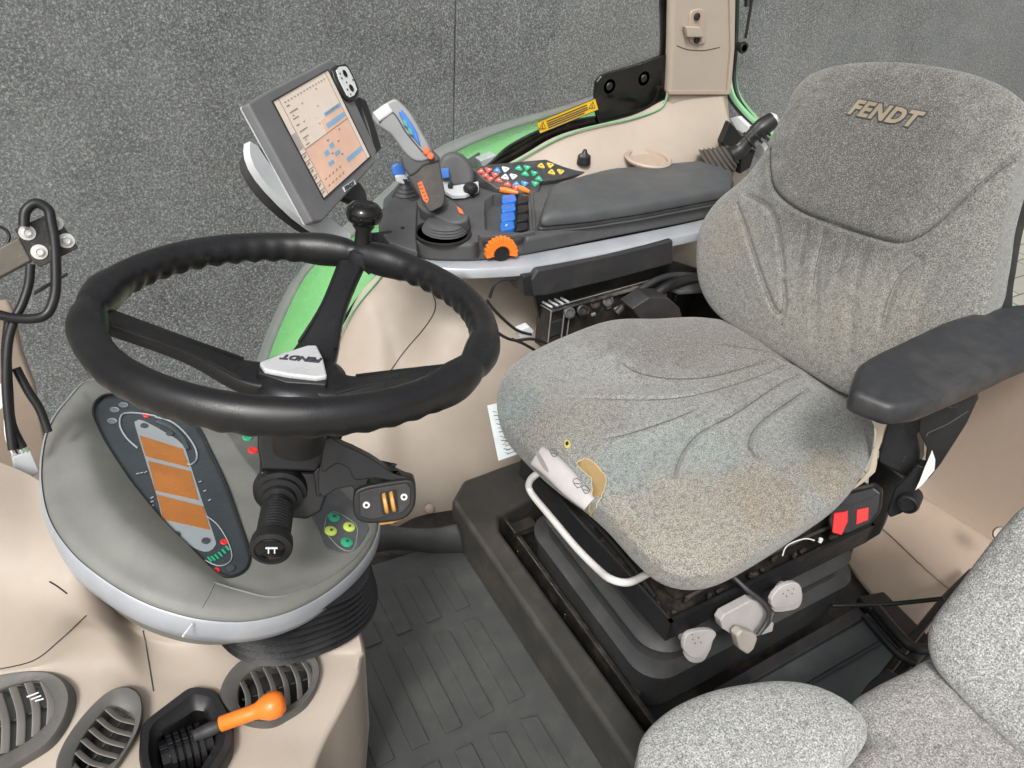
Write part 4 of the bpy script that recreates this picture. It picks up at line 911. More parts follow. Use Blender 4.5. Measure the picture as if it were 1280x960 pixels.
slab('head_cap', [(465, 141), (484, 128), (492, 140), (474, 153)], .04, LTGREY, js, .004, pl=jd(.024))
finish('head_seam', MB().tube([P(a, b, pl=jd(.0215)) for a, b in ((474, 154), (490, 140), (508, 166), (528, 190))], .0012, 6), DARKG, js)
slab('blue_button_group', [(498, 140), (502, 137), (512, 150), (521, 165), (526, 183), (520, 176), (508, 160)], .02, BLUEK, js, .002, pl=jd(.026))
for q in ([(503, 148), (509, 152), (510, 160), (504, 156)], [(509, 158), (515, 162), (517, 170), (511, 167)]):
    slab('green_button', q, .01, plastic('teal_btn', (.03, .30, .25), .4, gs=0), js, .001, pl=jd(.029))
for a, b in ((533, 189), (538, 195)):
    c = P(a, b, pl=jd(.026)); finish('orange_button', MB().lathe(c - JP[1] * .006, JP[1], [(.0072, 0), (.0072, .007), (.0055, .009), (0, .0095)], 20), plastic('orange_red', (.75, .14, .05), .4, gs=0), js)
slab('orange_symbol', [(522, 229), (527, 226), (536, 249), (534, 254), (529, 250)], .001, ORANGE2, js, 0, lift=.0008, pl=jd(.012))
m = MB()
for k in range(5):
    c = P(525 + 2 * k, 231 + 4.6 * k, pl=jd(.0135)); m.box(c, (.0055, .001, .0014), P(530, 229, pl=JP) - P(524, 231, pl=JP), JP[1])
finish('symbol_lines', m, DARKG, js)
slab('rest_symbol', [(571, 258), (577, 262), (580, 268), (574, 266)], .001, ORANGE2, js, 0, lift=.0008, pl=(P(550, 262, z=ZT + .0375), nrm([-.3, -.25, 1])))

# ================================================================ TERMINAL
BL = np.array([.299, 1.083, .887]); TW = np.array([.131, .151, 0]); TH = np.array([-.046, .056, .133]); tn = nrm(np.cross(TW, TH)); tu, tv = nrm(TW), nrm(TH); w_, h_ = .2, .151
tm = empty('operator_terminal', BL + TW / 2 - TH * .5, 'grey touch terminal with pale map screen and side buttons mounted at the console front', 'monitor')
TPl = (BL, tn)
def tq(u, v, d=0): return BL + TW * u + TH * v + tn * d
slab('terminal_case', [(306, 131), (330, 116), (410, 75), (420, 82), (468, 190), (465, 206), (400, 278), (387, 280)], .010, plastic('terminal_grey', (.15, .15, .155), .5, dust=.12), tm, .004, lift=.006, pl=TPl)
slab('case_edge', [(306, 131), (312, 128), (394, 277), (387, 280)], .012, LTGREY, tm, .003, pl=(BL - tn * .002 , tn), lift=.002)
slab('back_shell', [(312, 185), (322, 182), (380, 270), (400, 290), (372, 270), (338, 236), (318, 208)], .012, LTGREY, tm, .004, smooth=2, pl=(BL - tn * .012, tn))
slab('back_cover', [(314, 190), (340, 190), (398, 278), (396, 292), (360, 268), (330, 238), (312, 208)], .02, DARKG, tm, .004, smooth=2, pl=(BL - tn * .03, tn))
scr = finish('screen', MB().prism([tq(0, 0, .0068), tq(1, 0, .0068), tq(1, 1, .0068), tq(0, 1, .0068)], -tn * .002), CREAM, tm)
m = MB(); m.tube([tq(0, 0, .007), tq(1, 0, .007), tq(1, 1, .007), tq(0, 1, .007)], .0014, 6, True, 0); finish('screen_frame', m, BLACK, tm)
def rect(name, u0, v0, u1, v1, mat, h=.0072): return finish(name, MB().prism([tq(u0, v0, h), tq(u1, v0, h), tq(u1, v1, h), tq(u0, v1, h)], -tn * .0004), mat, scr)
rect('screen_zone', .10, .02, .93, .47, SCRP, .0071); rect('screen_zone', .5, .47, .93, .62, SCRP, .00705)
for u0, v0, u1, v1 in ((.60, .62, .92, .66), (.55, .51, .93, .56), (.60, .11, .93, .16), (.32, .30, .40, .35), (.44, .33, .52, .38), (.30, .20, .40, .24), (.46, .24, .56, .28)): rect('screen_bar', u0, v0, u1, v1, SCRB, .0074)
m = MB()
def ln(a, b, c, d, r=.0005): m.tube([tq(a, b, .0073), tq(c, d, .0073)], r, 5, smooth=0)
ln(.09, 0, .09, 1); ln(.09, .48, .93, .48); ln(.93, 0, .93, 1)
for k in range(14): ln(.14 + .055 * k, .94, .16 + .055 * k, .94, .0007)
for k in range(9): ln(.62 + .03 * k, .64 if k < 8 else .64, .64 + .03 * k, .645, .0009)
for k in range(7): ln(.14, .51 + .065 * k, .14 + .05 + .04 * (k % 3), .51 + .065 * k, .0006)
for k in range(6): ln(.01, .08 + .075 * k, .08, .08 + .075 * k); ln(.02, .05 + .075 * k, .06, .06 + .075 * k, .0009)
for k in range(10):
    u, v = .15 + .07 * (k % 5), .06 + .07 * (k // 5); ln(u, v, u + .03, v + .01, .0008)
for k in range(8): ln(.16 + .1 * (k % 7), .55 + .05 * (k * 3 % 8), .18 + .1 * (k % 7), .55 + .05 * (k * 3 % 8), .0006)
for u, v in ((.45, .42), (.42, .29), (.56, .22), (.60, .35), (.7, .44)): ln(u, v, u + .025, v, .001)
finish('screen_print', m, SCRO, scr)
rect('screen_grey_key', .0, .50, .08, .66, plastic('scr_grey', (.45, .42, .40), .4, gs=0, dust=0))
badge = slab('terminal_badge', [(428, 234), (442, 225), (445, 230), (431, 240)], .001, WHITE, tm, 0, lift=.0008, pl=(BL + tn * .0062, tn))
text('FENDT', (BL + tn * .0070, tn), (431, 236), (443, 228), .0065, INK, badge, shear=.2)
for k in range(4):
    t = .22 + k * .19; a, b = lerp((309, 132), (390, 280), t); c = P(a, b, pl=(BL - tn * .006, tn)); finish('edge_key', MB().box(c, (.006, .012, .006), tu, tv, tn), PALE, tm, .0015)
slab('side_keypad', [(416, 86), (428, 80), (436, 82), (449, 110), (447, 122), (436, 126), (424, 108)], .02, BLACK, tm, .003, smooth=2, pl=(BL + tn * .012, tn))
kk = slab('keypad_face', [(420, 88), (430, 83), (436, 88), (446, 112), (437, 122), (430, 112)], .001, WHITE, tm, 0, lift=.0006, smooth=2, pl=(BL + tn * .0125, tn))
for a, b in ((431, 92), (439, 110)):
    c = P(a, b, pl=(BL + tn * .0132, tn)); finish('keypad_ring', MB().lathe(c, tn, [(.0062, 0), (.0062, .001), (.0042, .001), (.0042, 0)], 16), BLACK, kk)
m = MB()
for a, b in ((425, 92), (427, 98), (433, 103), (441, 100), (438, 118), (434, 112)):
    m.lathe(P(a, b, pl=(BL + tn * .0130, tn)), tn, [(.002, 0), (.0016, .001), (0, .001)], 8)
finish('keypad_dots', m, BLACK, kk)
slab('side_arm', [(448, 120), (458, 124), (470, 158), (478, 186), (470, 192), (462, 160)], .03, BLACK, tm, .004, smooth=0, pl=(BL - tn * .002, tn))
finish('mount_arm', MB().sweep([tq(.5, .0, -.03), tq(.75, -.35, -.02), P(455, 300, z=ZT + .01), P(490, 300, z=ZT - .01)], tn, [.05, .045, .04, .04], [.02, .02, .02, .02]), BLACK, tm)
slab('mount_cover', [(388, 276), (406, 266), (440, 292), (438, 305), (402, 292)], .02, LTGREY, tm, .003, pl=(BL - tn * .02, tn))

# ================================================================ SUPPORT AND VALVE UNIT UNDER THE CONSOLE
su = empty('control_unit', (.85, 1.2, .45), 'black finned control unit with cables between the console and the seat cushion', 'control unit')
slab('support_cover', [(664, 350), (672, 338), (760, 320), (842, 300), (842, 330), (760, 352), (684, 370), (668, 371)], .12, DARKG, su, .006, y=1.20)
slab('dark_backing', [(668, 366), (845, 328), (885, 340), (905, 400), (860, 440), (700, 440), (680, 425)], .01, SHADE, su, 0, y=1.24)  # added black sheet standing in for the dark gap behind the unit
slab('cover_return', [(654, 346), (672, 342), (672, 370), (656, 371)], .1, BLACK, su, .004, y=1.205)
top_ = px([(672, 378), (688, 388), (845, 346), (838, 334), (700, 366)], z=.50)
unit = finish('unit_housing', MB().prism(top_, (0, 0, -.11)), DIRTY, su, .004)
m = MB()
for k in range(8):
    a_ = lerp((686, 392), (848, 350), k / 7); c = P(*a_, z=.478)
    m.box(c + np.array([0, 0, -.03]), (.006, .010, .075), (1, -.1, 0), (.1, 1, 0))
m.tube([P(690, 389, z=.502), P(845, 348, z=.502)], .004, 8, smooth=0); m.tube([P(690, 393, z=.47), P(845, 352, z=.47)], .003, 8, smooth=0)
finish('housing_ribs', m, plastic('rib_black', (.03, .03, .03), .3, dust=.5, scratch=.8), unit, .001)
m = MB()
for k in range(4): m.tube([P(690 + 7 * k, 384 - 2 * k, z=.506), P(676 + 7 * k, 376 - 2 * k, z=.506)], .003, 6, smooth=0)
finish('connector_pins', m, LTGREY, unit)
m = MB(); slabp = px([(688, 392), (706, 387), (706, 398), (688, 404)], z=.47); m.prism(slabp, (0, 0, -.04)); finish('plug_block', m, PALE if False else DARKG, unit, .002)
for k in range(9):
    c = P(712 + 16 * k, 391 - 6 * k + 3 * (k % 2), z=.49); cc_ = finish('unit_detail', MB().lathe(c, (-.2, -.9, .4), [(.014, -.02), (.014, .002), (.009, .004), (.008, -.002), (0, -.002)], 8 + 4 * (k % 2)), DIRTY if k % 3 else GREYC, unit, .001)
hs_ = finish('unit_hose', MB().tube([P(800, 396, z=.47), P(815, 372, z=.50), P(840, 355, z=.52), P(870, 350, z=.50), P(890, 372, z=.44)], .012), BLACK, su)
finish('unit_hose', MB().tube([P(770, 392, z=.47), P(800, 362, z=.51), P(835, 345, z=.52), P(875, 345, z=.50)], .008), DARKG, su)
slab('hose_guard', [(790, 386), (812, 372), (835, 372), (850, 385), (855, 402), (800, 400)], .05, DARKG, su, .004, y=1.13)
slab('side_bracket', [(822, 345), (848, 350), (880, 352), (880, 362), (850, 364), (838, 360)], .01, GREYC, su, .002, z=.50)
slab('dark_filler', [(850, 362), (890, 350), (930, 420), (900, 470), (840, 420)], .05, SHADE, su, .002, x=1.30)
wires = [[(612, 372), (618, 356), (628, 350), (645, 349)], [(608, 375), (622, 392), (645, 412), (664, 418)], [(604, 388), (615, 410), (640, 425), (666, 424), (690, 432)], [(640, 424), (655, 430), (672, 440)]]
for k, pts in enumerate(wires):
    h = finish('control_cable', MB().tube([P(a, b, y=1.16 - .01 * k) for a, b in pts], .0032, 8), BLACK)
    tag(h, ['thin black cable curving up from the wheel rim to the console underside', 'upper thin black cable sloping down to the plug on the control unit', 'lower thin black cable sagging below the plug towards the cushion', 'short black cable end dropping behind the seat cushion edge'][k], 'cable', 'cables beside the control unit')
m = MB(); EH = .502  # pale tubes paint highlights along the housing edges, plus frame bars
for A_, B_, z_ in (((674, 377), (700, 365), EH), ((688, 389), (846, 345), EH), ((676, 381), (690, 389), EH), ((700, 372), (836, 334), EH), ((694, 383), (842, 342), EH), ((690, 404), (706, 399), .45), ((690, 416), (706, 411), .42)): m.tube([P(*A_, z=z_), P(*B_, z=z_)], .0014, 6, smooth=0)
for x_, y_ in ((689, 390), (706, 386), (713, 384)): a_ = P(x_, y_, z=EH - .002); m.tube([a_, a_ - np.array([0, 0, .10])], .0018, 6, smooth=0)
for k in range(12): a_, b_ = lerp((722, 392), (830, 364), k / 11), None; c = P(a_[0], a_[1] - 2 + 4 * (k % 3), z=.47); m.box(c, (.010 + .006 * (k % 2), .004, .006), (1, -.1 + .2 * (k % 2), .2), (0, 1, .1))
finish('frame_highlights', m, plastic('edge_highlight', (.22, .22, .22), .4, dust=.4), unit)
pg = slab('cable_plug', [(648, 414), (662, 408), (668, 414), (664, 422), (650, 424)], .02, LTGREY, su, .003, y=1.15)

# ================================================================ DRIVER SEAT
def pillow(name, outline, plane, T, D, mat, parent, extra=None, K=70, p=4.0, sm=10, side=.96, hole=None, smooth=True):
    """upholstered cushion: traced outline on a plane, domed face, rolled edge and depth"""
    O0, n = np.array(plane[0], float), nrm(plane[1])
    U, V_, _ = frame(n); o = spl(px(outline, pl=(O0, n)), sm); c = o.mean(0)
    ss = np.sin(np.linspace(0, 1, K) * math.pi / 2) ** 1.0; rings = []
    f = lambda s: T * (max(0, 1 - s ** p)) ** .5
    for s in ss: rings.append(c + (o - c) * max(s, 1e-3) + n * f(s))
    for t in np.linspace(.12, 1, 9): rings.append(c + (o - c) * (side + (1 - side) * math.sqrt(max(0, 1 - t * t))) - n * D * math.sin(t * math.pi / 2))
    rings.append(c + (o - c) * (side * .5) - n * D)
    R = np.array(rings)
    if extra is not None:
        q = (R - O0); u = q @ U; v = q @ V_; e = extra(u, v); w = np.ones(len(R)); w[K:] = np.linspace(1, 0, len(R) - K) ** .5
        R = R + n * (e * w[:, None])[..., None]
    ob = finish(name, MB().rings([list(r) for r in R]), mat, parent, ang=75)
    return ob, (O0, n, U, V_, c, o, f, T)
def uvpl(pl, pts, T):
    O0, n = np.array(pl[0], float), nrm(pl[1]); U, V_, _ = frame(n)
    q = spl(np.array([P(a, b, pl=(O0 + n * T, n)) for a, b in pts]), 6, False) - O0; return np.stack([q @ U, q @ V_], 1)
seat = empty('driver_seat', (.9, .75, .1), 'worn grey cloth suspension driver seat with embroidered backrest, torn front edge and black base', 'seat')
CP_ = (np.array([.85, .75, .475]), nrm([-.07, -.02, 1]))
TC = .045
gro = [([(770, 447), (794, 464), (835, 473), (887, 471), (938, 457), (965, 447)], .007, .008), ([(730, 498), (800, 500), (852, 497), (904, 485), (955, 468), (985, 455)], .004, .010),
       ([(752, 549), (783, 543), (835, 526), (870, 512)], .005, .007), ([(842, 595), (852, 567), (876, 540), (921, 516), (972, 481), (1000, 468)], .007, .009),
       ([(945, 571), (936, 554), (948, 530), (990, 499), (1010, 485)], .009, .010), ([(900, 430), (960, 440), (1010, 452)], .003, .012)]
gl_ = [(uvpl(CP_, a, TC), b, c) for a, b, c in gro]
hol = uvpl(CP_, [(884, 470), (885, 474)], TC)[0]
def ex_c(u, v):
    e = 0 * u
    for ln_, d, w in gl_: q_ = dist(u, v, ln_); e = e - d * 1.7 * np.exp(-(q_ / (w * .5)) ** 2) + d * .8 * np.exp(-(q_ / (w * 2.6)) ** 2)
    return e + .003 * np.sin(u * 23 + 1) * np.sin(v * 19)
L0 = OFF['driver_seat']
def at(a, b, z): return P(a, b, z=z) - L0
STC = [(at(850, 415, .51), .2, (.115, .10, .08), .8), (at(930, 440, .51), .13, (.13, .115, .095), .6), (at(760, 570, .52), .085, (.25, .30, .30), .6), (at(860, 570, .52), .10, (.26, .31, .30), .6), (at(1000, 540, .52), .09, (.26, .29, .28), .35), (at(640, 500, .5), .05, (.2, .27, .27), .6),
       (at(720, 520, .52), .09, (.22, .19, .145), .5), (at(880, 640, .52), .11, (.30, .26, .20), .7), (at(760, 650, .50), .07, (.34, .29, .22), .7), (at(1040, 590, .51), .055, (.27, .215, .15), .7), (at(960, 620, .51), .07, (.26, .20, .13), .6), (at(700, 590, .51), .05, (.30, .24, .17), .6), (at(940, 480, .52), .1, (.2, .19, .17), .5), (at(860, 690, .49), .07, (.33, .31, .26), .5)]
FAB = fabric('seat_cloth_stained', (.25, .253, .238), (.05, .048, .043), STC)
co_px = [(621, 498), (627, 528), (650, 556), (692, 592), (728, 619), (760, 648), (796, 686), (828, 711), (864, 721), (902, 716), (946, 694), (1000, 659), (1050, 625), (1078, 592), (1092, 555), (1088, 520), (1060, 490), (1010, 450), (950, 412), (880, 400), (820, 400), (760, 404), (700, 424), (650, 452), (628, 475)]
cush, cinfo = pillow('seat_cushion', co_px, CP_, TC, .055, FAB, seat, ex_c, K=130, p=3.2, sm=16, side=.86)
n_ = CP_[1]
def darken_grooves(ob, lst, par, mat, r=.0008):  # dark tubes stand in for shade and grime in seams and creases
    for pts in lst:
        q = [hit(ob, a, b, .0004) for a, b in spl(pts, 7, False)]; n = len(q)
        finish('groove_line', MB().tube(q, [r * min(1, .3 + 3 * min(i, n - 1 - i) / n) for i in range(n)], 6, smooth=0), mat, par)
GROOVE_DARK = plastic('groove_dark', (.10, .095, .08), .9, gs=0, dust=.3)
darken_grooves(cush, [g_[0] for g_ in gro], seat, GROOVE_DARK)
# torn patch with bare foam and front lever handle
def cs(a, b, lift=.0): return hit(cush, a, b, lift)
fo_ = [(722, 580), (732, 573), (745, 580), (755, 593), (758, 608), (752, 622), (746, 634), (738, 643), (738, 626), (742, 610), (738, 598), (728, 588)]
pts = spl([cs(a, b, .0012) for a, b in fo_], 4); m = MB(); m.rings([pts - n_ * .004, pts + n_ * .0004])
finish('torn_foam', m, FOAM, seat, ang=80)
m = MB(); jag = [cs(a + random.uniform(-1.5, 1.5), b + random.uniform(-1.5, 1.5), .002) for a, b in [tuple(lerp(fo_[i], fo_[(i + 1) % 12], t)) for i in range(12) for t in (0, .33, .66)]]; m.tube(jag, .0011, 5, True, 0); finish('frayed_edge', m, plastic('fray', (.50, .44, .27), .9), seat)
m = MB(); m.rings([spl([cs(a, b, h) for a, b in ((705, 553), (709, 550), (713, 554), (712, 560), (707, 560))], 3) for h in (-.002, .0015)]); fh_ = finish('foam_hole', m, plastic('foam_yellow', (.50, .42, .14), .9, 300, 1, .2), seat); m = MB(); m.rings([spl([cs(a, b, h) for a, b in ((707, 554), (710, 552.5), (711, 556), (708, 557.5))], 3) for h in (-.002, .0024)]); finish('hole_core', m, SHADE, fh_)
FHp, FHn = hit(cush, 704, 588, .014, True); FH = (FHp, nrm(FHn + nrm(CAM - FHp))); hq = [P(672, 570, pl=FH), P(690, 583, pl=FH), P(715, 608, pl=FH), P(738, 630, pl=FH)]
hnd = finish('front_handle', MB().sweep(hq, FH[1], [.040, .042, .040, .030], [.022, .024, .024, .018], e=3), PINKG, seat)
slab('handle_slot', [(669, 565), (673, 565), (682, 580), (686, 590), (678, 584)], .002, plastic('slotshade', (.20, .18, .18), .5), hnd, 0, lift=.0008, smooth=3, pl=(FH[0] + FH[1] * .012, FH[1]))
m = MB()
for cx, cy, s in ((692, 566, 5), (722, 604, 6), (732, 612, 5)):
    m.tube([P(cx - s, cy - 3, pl=(FH[0] + FH[1] * .0128, FH[1])), P(cx, cy - s, pl=(FH[0] + FH[1] * .0128, FH[1])), P(cx + s, cy + 1, pl=(FH[0] + FH[1] * .0128, FH[1])), P(cx, cy + s, pl=(FH[0] + FH[1] * .0128, FH[1]))], .0006, 5, True, 2)
    m.tube([P(cx - s + 2, cy, pl=(FH[0] + FH[1] * .0128, FH[1])), P(cx + s - 2, cy + 1, pl=(FH[0] + FH[1] * .0128, FH[1]))], .0006, 5, smooth=0)
finish('handle_symbol', m, INK, hnd)
bar = [(684, 588), (672, 592), (662, 602), (664, 616), (690, 648), (720, 684), (748, 712), (764, 724), (785, 728), (812, 718)]
bar = [(705, 580)] + bar[:-1] + [(806, 719), (832, 704)]; bxs = [.63, .60, .585] + [.578] * 6 + [.60, .65, .70]
finish('bow_handle', MB().tube([P(a, b, x=x_) for (a, b), x_ in zip(bar, bxs)], .0065, 12, smooth=6), PALE, seat)
lab = slab('care_label', [(609, 507), (630, 502), (640, 530), (652, 566), (623, 576)], .001, PAPER, seat, 0, pl=facing(P(630, 540, y=1.0), .5))
m = MB(); lpn = facing(P(630, 540, y=1.0), .5); lpn = (lpn[0] + lpn[1] * .0006, lpn[1])
for k in range(11):
    y0 = 514 + k * 5.2; ln_ = 5 + (k * 7 % 5); x0 = 616 + k * 1.5; m.tube([P(x0, y0, pl=lpn), P(x0 + ln_, y0 + 1.5 - (k % 3), pl=lpn)], .0007 + .0003 * (k % 2), 4, smooth=0)
for k in range(5): m.tube([P(629 + k * 1.2, 550 + 5 * k - 2, pl=lpn), P(640 + k * .9, 546 + 5 * k - 2, pl=lpn)], .0008, 4, smooth=0)
finish('label_print', m, INK, lab)

# backrest
BP_ = (np.array([1.155, .8, .55]), nrm([-.93, 0, .36])); TB = .03; nb_ = BP_[1]
seam_px = [(958, 186), (961, 214), (970, 240), (1000, 264), (1050, 284), (1105, 301), (1135, 302), (1165, 285), (1205, 248), (1240, 215), (1272, 190)]
seam_uv = uvpl(BP_, seam_px, TB)
hp = np.concatenate([seam_uv, uvpl(BP_, [(1340, 160), (1300, 40), (1100, 20), (950, 60), (930, 150)], TB)])
bgro = [([(918, 255), (932, 290), (950, 345), (964, 383), (974, 392), (979, 378), (978, 352)], .007, .006), ([(931, 244), (960, 260), (972, 292), (978, 340)], .006, .007), ([(1010, 277), (1000, 330)], .004, .006),
        ([(1032, 285), (1021, 330), (1016, 360)], .004, .007), ([(1060, 294), (1045, 345)], .0035, .008), ([(1085, 302), (1068, 360)], .003, .008), ([(1149, 326), (1128, 340), (1112, 368), (1100, 410)], .005, .008), ([(1170, 330), (1150, 380), (1140, 410)], .003, .010), ([(1020, 345), (1016, 420)], .003, .010), ([(1065, 380), (1060, 440)], .003, .010)]
bgl = [(uvpl(BP_, a, TB), b, c) for a, b, c in bgro]
def ex_b(u, v):
    e = 0 * u; ds = dist(u, v, seam_uv); ins = inside(u, v, hp); t = np.clip(ds / .035, 0, 1)
    e = e + np.where(ins, .012 * np.sqrt(t * (2 - t)), .006 * np.exp(-(ds / .02) ** 2)) - .007 * np.exp(-(ds / .004) ** 2)
    for ln_, d, w in bgl: e = e + np.where(ins, 0, -d * np.exp(-(dist(u, v, ln_) / w) ** 2) + d * .3 * np.exp(-(dist(u, v, ln_) / (w * 3)) ** 2))
    return e
bo_px = [(876, 285), (871, 325), (877, 362), (896, 392), (935, 420), (985, 450), (1030, 478), (1062, 494), (1110, 500), (1170, 460), (1228, 400), (1244, 340), (1253, 280), (1268, 225), (1282, 185), (1287, 150), (1276, 124), (1240, 103), (1190, 89), (1130, 81), (1070, 82), (1024, 93), (999, 114), (983, 147), (962, 184), (932, 222), (897, 252)]
STB = [(P(1000, 420, pl=BP_) - L0, .12, (.27, .25, .21), .5), (P(920, 300, pl=BP_) - L0, .07, (.26, .22, .17), .5), (P(1100, 400, pl=BP_) - L0, .1, (.28, .255, .21), .5), (P(1080, 200, pl=BP_) - L0, .2, (.09, .088, .078), .9), (P(1180, 300, pl=BP_) - L0, .08, (.15, .145, .13), .5)]  # includes a wide darker patch over the headrest
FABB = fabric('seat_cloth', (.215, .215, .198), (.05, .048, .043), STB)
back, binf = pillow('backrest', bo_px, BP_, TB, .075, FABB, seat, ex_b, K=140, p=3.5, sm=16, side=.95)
shellr = binf[4] + (binf[5] - binf[4]) * 1.0
shO = spl(px([(880, 300), (874, 330), (882, 370), (905, 402), (985, 455), (1070, 500), (1150, 480), (1226, 400), (1238, 345), (1249, 280), (1264, 225), (1276, 180), (1266, 130), (1190, 100), (1070, 95), (1000, 115), (960, 190), (900, 255)], pl=BP_), 6)
m = MB(); m.rings([shO - nb_ * .055, shO - nb_ * .085 + (shO - binf[4]) * .005, shO - nb_ * .10, binf[4] + (shO - binf[4]) * .5 - nb_ * .11]); finish('back_shell', m, BLACK, seat, ang=60)
darken_grooves(back, [seam_px] + [g_[0] for g_ in bgro[:4]] + [bgro[6][0]], seat, GROOVE_DARK, .0007)
def on_back(p, d):
    q = (p - BP_[0]); U, V_, n = frame(nb_); u, v = q @ U, q @ V_; r = (p - binf[4]) - nb_ * ((p - binf[4]) @ nb_); dd = binf[5] - binf[4]
    k = (dd @ nrm(r) / np.linalg.norm(dd, axis=1)).argmax(); s = min(np.linalg.norm(r) / np.linalg.norm(dd[k]), .99)
    h = binf[6](s) + float(ex_b(np.array([u]), np.array([v]))[0]); return BP_[0] + U * u + V_ * v + nb_ * (h + d)
tpl = (BP_[0] + nb_ * (TB + .010), nb_)
sh_ = .28
text('FENDT', tpl, (1063, 132.5), (1152, 150.5), .029, INK, seat, shear=sh_, bold=.045, grow=.06, space=1.12, warp=lambda p, d: on_back(p, .0006 + max(0, d - .0006) * .4), name='lettering_outline')
text('FENDT', tpl, (1063, 132.5), (1152, 150.5), .029, GOLD, seat, shear=sh_, bold=.045, space=1.12, warp=lambda p, d: on_back(p, .0016 + max(0, d - .0006) * .6))

# seat base
def rr(x0, x1, y0, y1, z, r=.05, n=8):
    o = []
    for cx, cy, a0 in ((x1 - r, y1 - r, 0), (x0 + r, y1 - r, 90), (x0 + r, y0 + r, 180), (x1 - r, y0 + r, 270)):
        for k in range(n + 1): a = math.radians(a0 + 90 * k / n); o.append((cx + r * math.cos(a), cy + r * math.sin(a), z))
    return np.array(o)
bx0, bx1, by0, by1 = .652, 1.20, .515, .945
m = MB(); prof = [(-.02, .03), (-.0, .045), (.0, .115), (.006, .135), (.008, .150), (.0, .156), (-.014, .160), (-.016, .172), (-.010, .19), (-.004, .205), (-.012, .213), (-.024, .218), (-.026, .232), (-.018, .25), (-.014, .262), (-.022, .27), (-.034, .275), (-.036, .30), (-.036, .335)]
m.rings([rr(bx0 - g_, bx1 + g_, by0 - g_, by1 + g_, z, .06) for g_, z in prof]); finish('suspension_boot', m, plastic('boot_rubber', (.033, .034, .035), .55, 600, .35, .3, (.13, .12, .10), dscale=8), seat, ang=50)
# metal tray frame
fr0 = P(838, 779, z=.345); fr1 = P(1094, 656, z=.345); fr2 = P(651, 572, z=.345)
u_ = nrm(fr1 - fr0); v_ = nrm(fr2 - fr0); LU = np.linalg.norm(fr1 - fr0); LV = np.linalg.norm(fr2 - fr0)
def fq(a, b, z): q = fr0 + u_ * a + v_ * b; return np.array([q[0], q[1], z])
m = MB()
for A_, B_, nn_ in ((fq(0, 0, 0), fq(LU, 0, 0), v_), (fq(0, 0, 0), fq(0, LV, 0), u_), (fq(LU, 0, 0), fq(LU, LV, 0), -u_), (fq(0, LV, 0), fq(LU, LV, 0), -v_)):
    d = nrm(B_ - A_); w2 = nn_ * .008; e = d * .0
    m.prism([A_ + np.array([0, 0, .345]), B_ + np.array([0, 0, .345]), B_ + w2 + np.array([0, 0, .345]), A_ + w2 + np.array([0, 0, .345])], (0, 0, -.048))
finish('base_frame', m, BLACK, seat, .002)
finish('frame_floor', MB().prism([fq(.009, .009, .318), fq(LU - .009, .009, .318), fq(LU - .009, LV - .009, .318), fq(.009, LV - .009, .318)], (0, 0, -.01)), DIRTY, seat)
m = MB(); m.prism([fq(.05, .04, .42), fq(LU - .04, .04, .42), fq(LU - .04, LV - .05, .42), fq(.05, LV - .05, .42)], (0, 0, -.10)); finish('cushion_pan', m, DIRTY, seat, .01)
RUST = plastic('rusty', (.03, .024, .02), .6, 300, .6, .5, (.14, .095, .06), dscale=30)
for k in range(14):
    a = .03 + .47 * k / 14; finish('tray_clip', MB().box(fq(a, .022 + .008 * math.sin(k * 2.1), .330 + .006 * (k % 3)), (.007 + .008 * (k % 2), .006, .005 + .003 * (k % 3)), u_ + v_ * .3 * math.sin(k), v_), RUST, seat, .001)
for k in range(10): finish('tray_bolt', MB().lathe(fq(.02 + .006 * (k % 3), .05 + .04 * k, .322), (0, 0, 1), [(.005, 0), (.005, .003), (.0025, .004), (.0025, .008), (0, .008)], 6 + 6 * (k % 2)), RUST, seat)
finish('base_rod', MB().tube([fq(.06, .03, .342), fq(.25, .035, .348), fq(.5, .03, .352)], .0035, 8), PLATM, seat)
finish('base_rod', MB().tube([fq(.01, .05, .35), fq(.02, .2, .352), fq(.012, .4, .35)], .004, 8), BLACK, seat)
finish('white_wire', MB().tube([fq(.27, .02, .350), fq(.29, .03, .358), fq(.33, .028, .358), (fq(.35, .02, .352))], .0012, 8), WHITE, seat)
for k in range(2): finish('small_fastener', MB().lathe(fq(.36 + .05 * k, .015, .353), (0, 0, 1), [(.004, -.004), (.004, .003), (0, .004)], 10), WHITE, seat)
# adjustment levers on the near side of the base
SP = (P(900, 790, z=.30), np.array([-.05, -1.0, .25])); SP = (SP[0], nrm(SP[1])); 
def sp(d): return (SP[0] + SP[1] * d, SP[1])
tl1 = slab('teardrop_lever', [(856, 800), (862, 792), (876, 788), (890, 788), (896, 793), (890, 803), (880, 818), (872, 823), (862, 821), (855, 812)], .009, PINKG, seat, .0018, smooth=2, pl=sp(.012))
tl2 = slab('teardrop_lever', [(964, 750), (974, 736), (988, 729), (999, 730), (1003, 740), (1000, 752), (985, 758), (968, 761)], .009, PINKG, seat, .0018, smooth=2, pl=sp(.012))
for q in ([(858, 806), (864, 797), (880, 794), (892, 800), (882, 824), (872, 829), (862, 827), (856, 818)], [(966, 756), (976, 742), (990, 735), (1002, 738), (1003, 750), (998, 760), (985, 764), (968, 765)]): slab('lever_tier', q, .006, PINKG, seat, .0015, smooth=2, pl=sp(-.001))
for t_, pts in ((tl1, ((866, 799), (873, 797), (869, 804), (876, 803), (865, 793))), (tl2, ((985, 738), (990, 742), (983, 745), (992, 736), (979, 742)))):
    m = MB()
    for a, b in pts: m.lathe(P(a, b, pl=sp(.0125)), SP[1], [(.0013, 0), (.001, .0006), (0, .0006)], 8)
    finish('lever_dots', m, INK, t_)
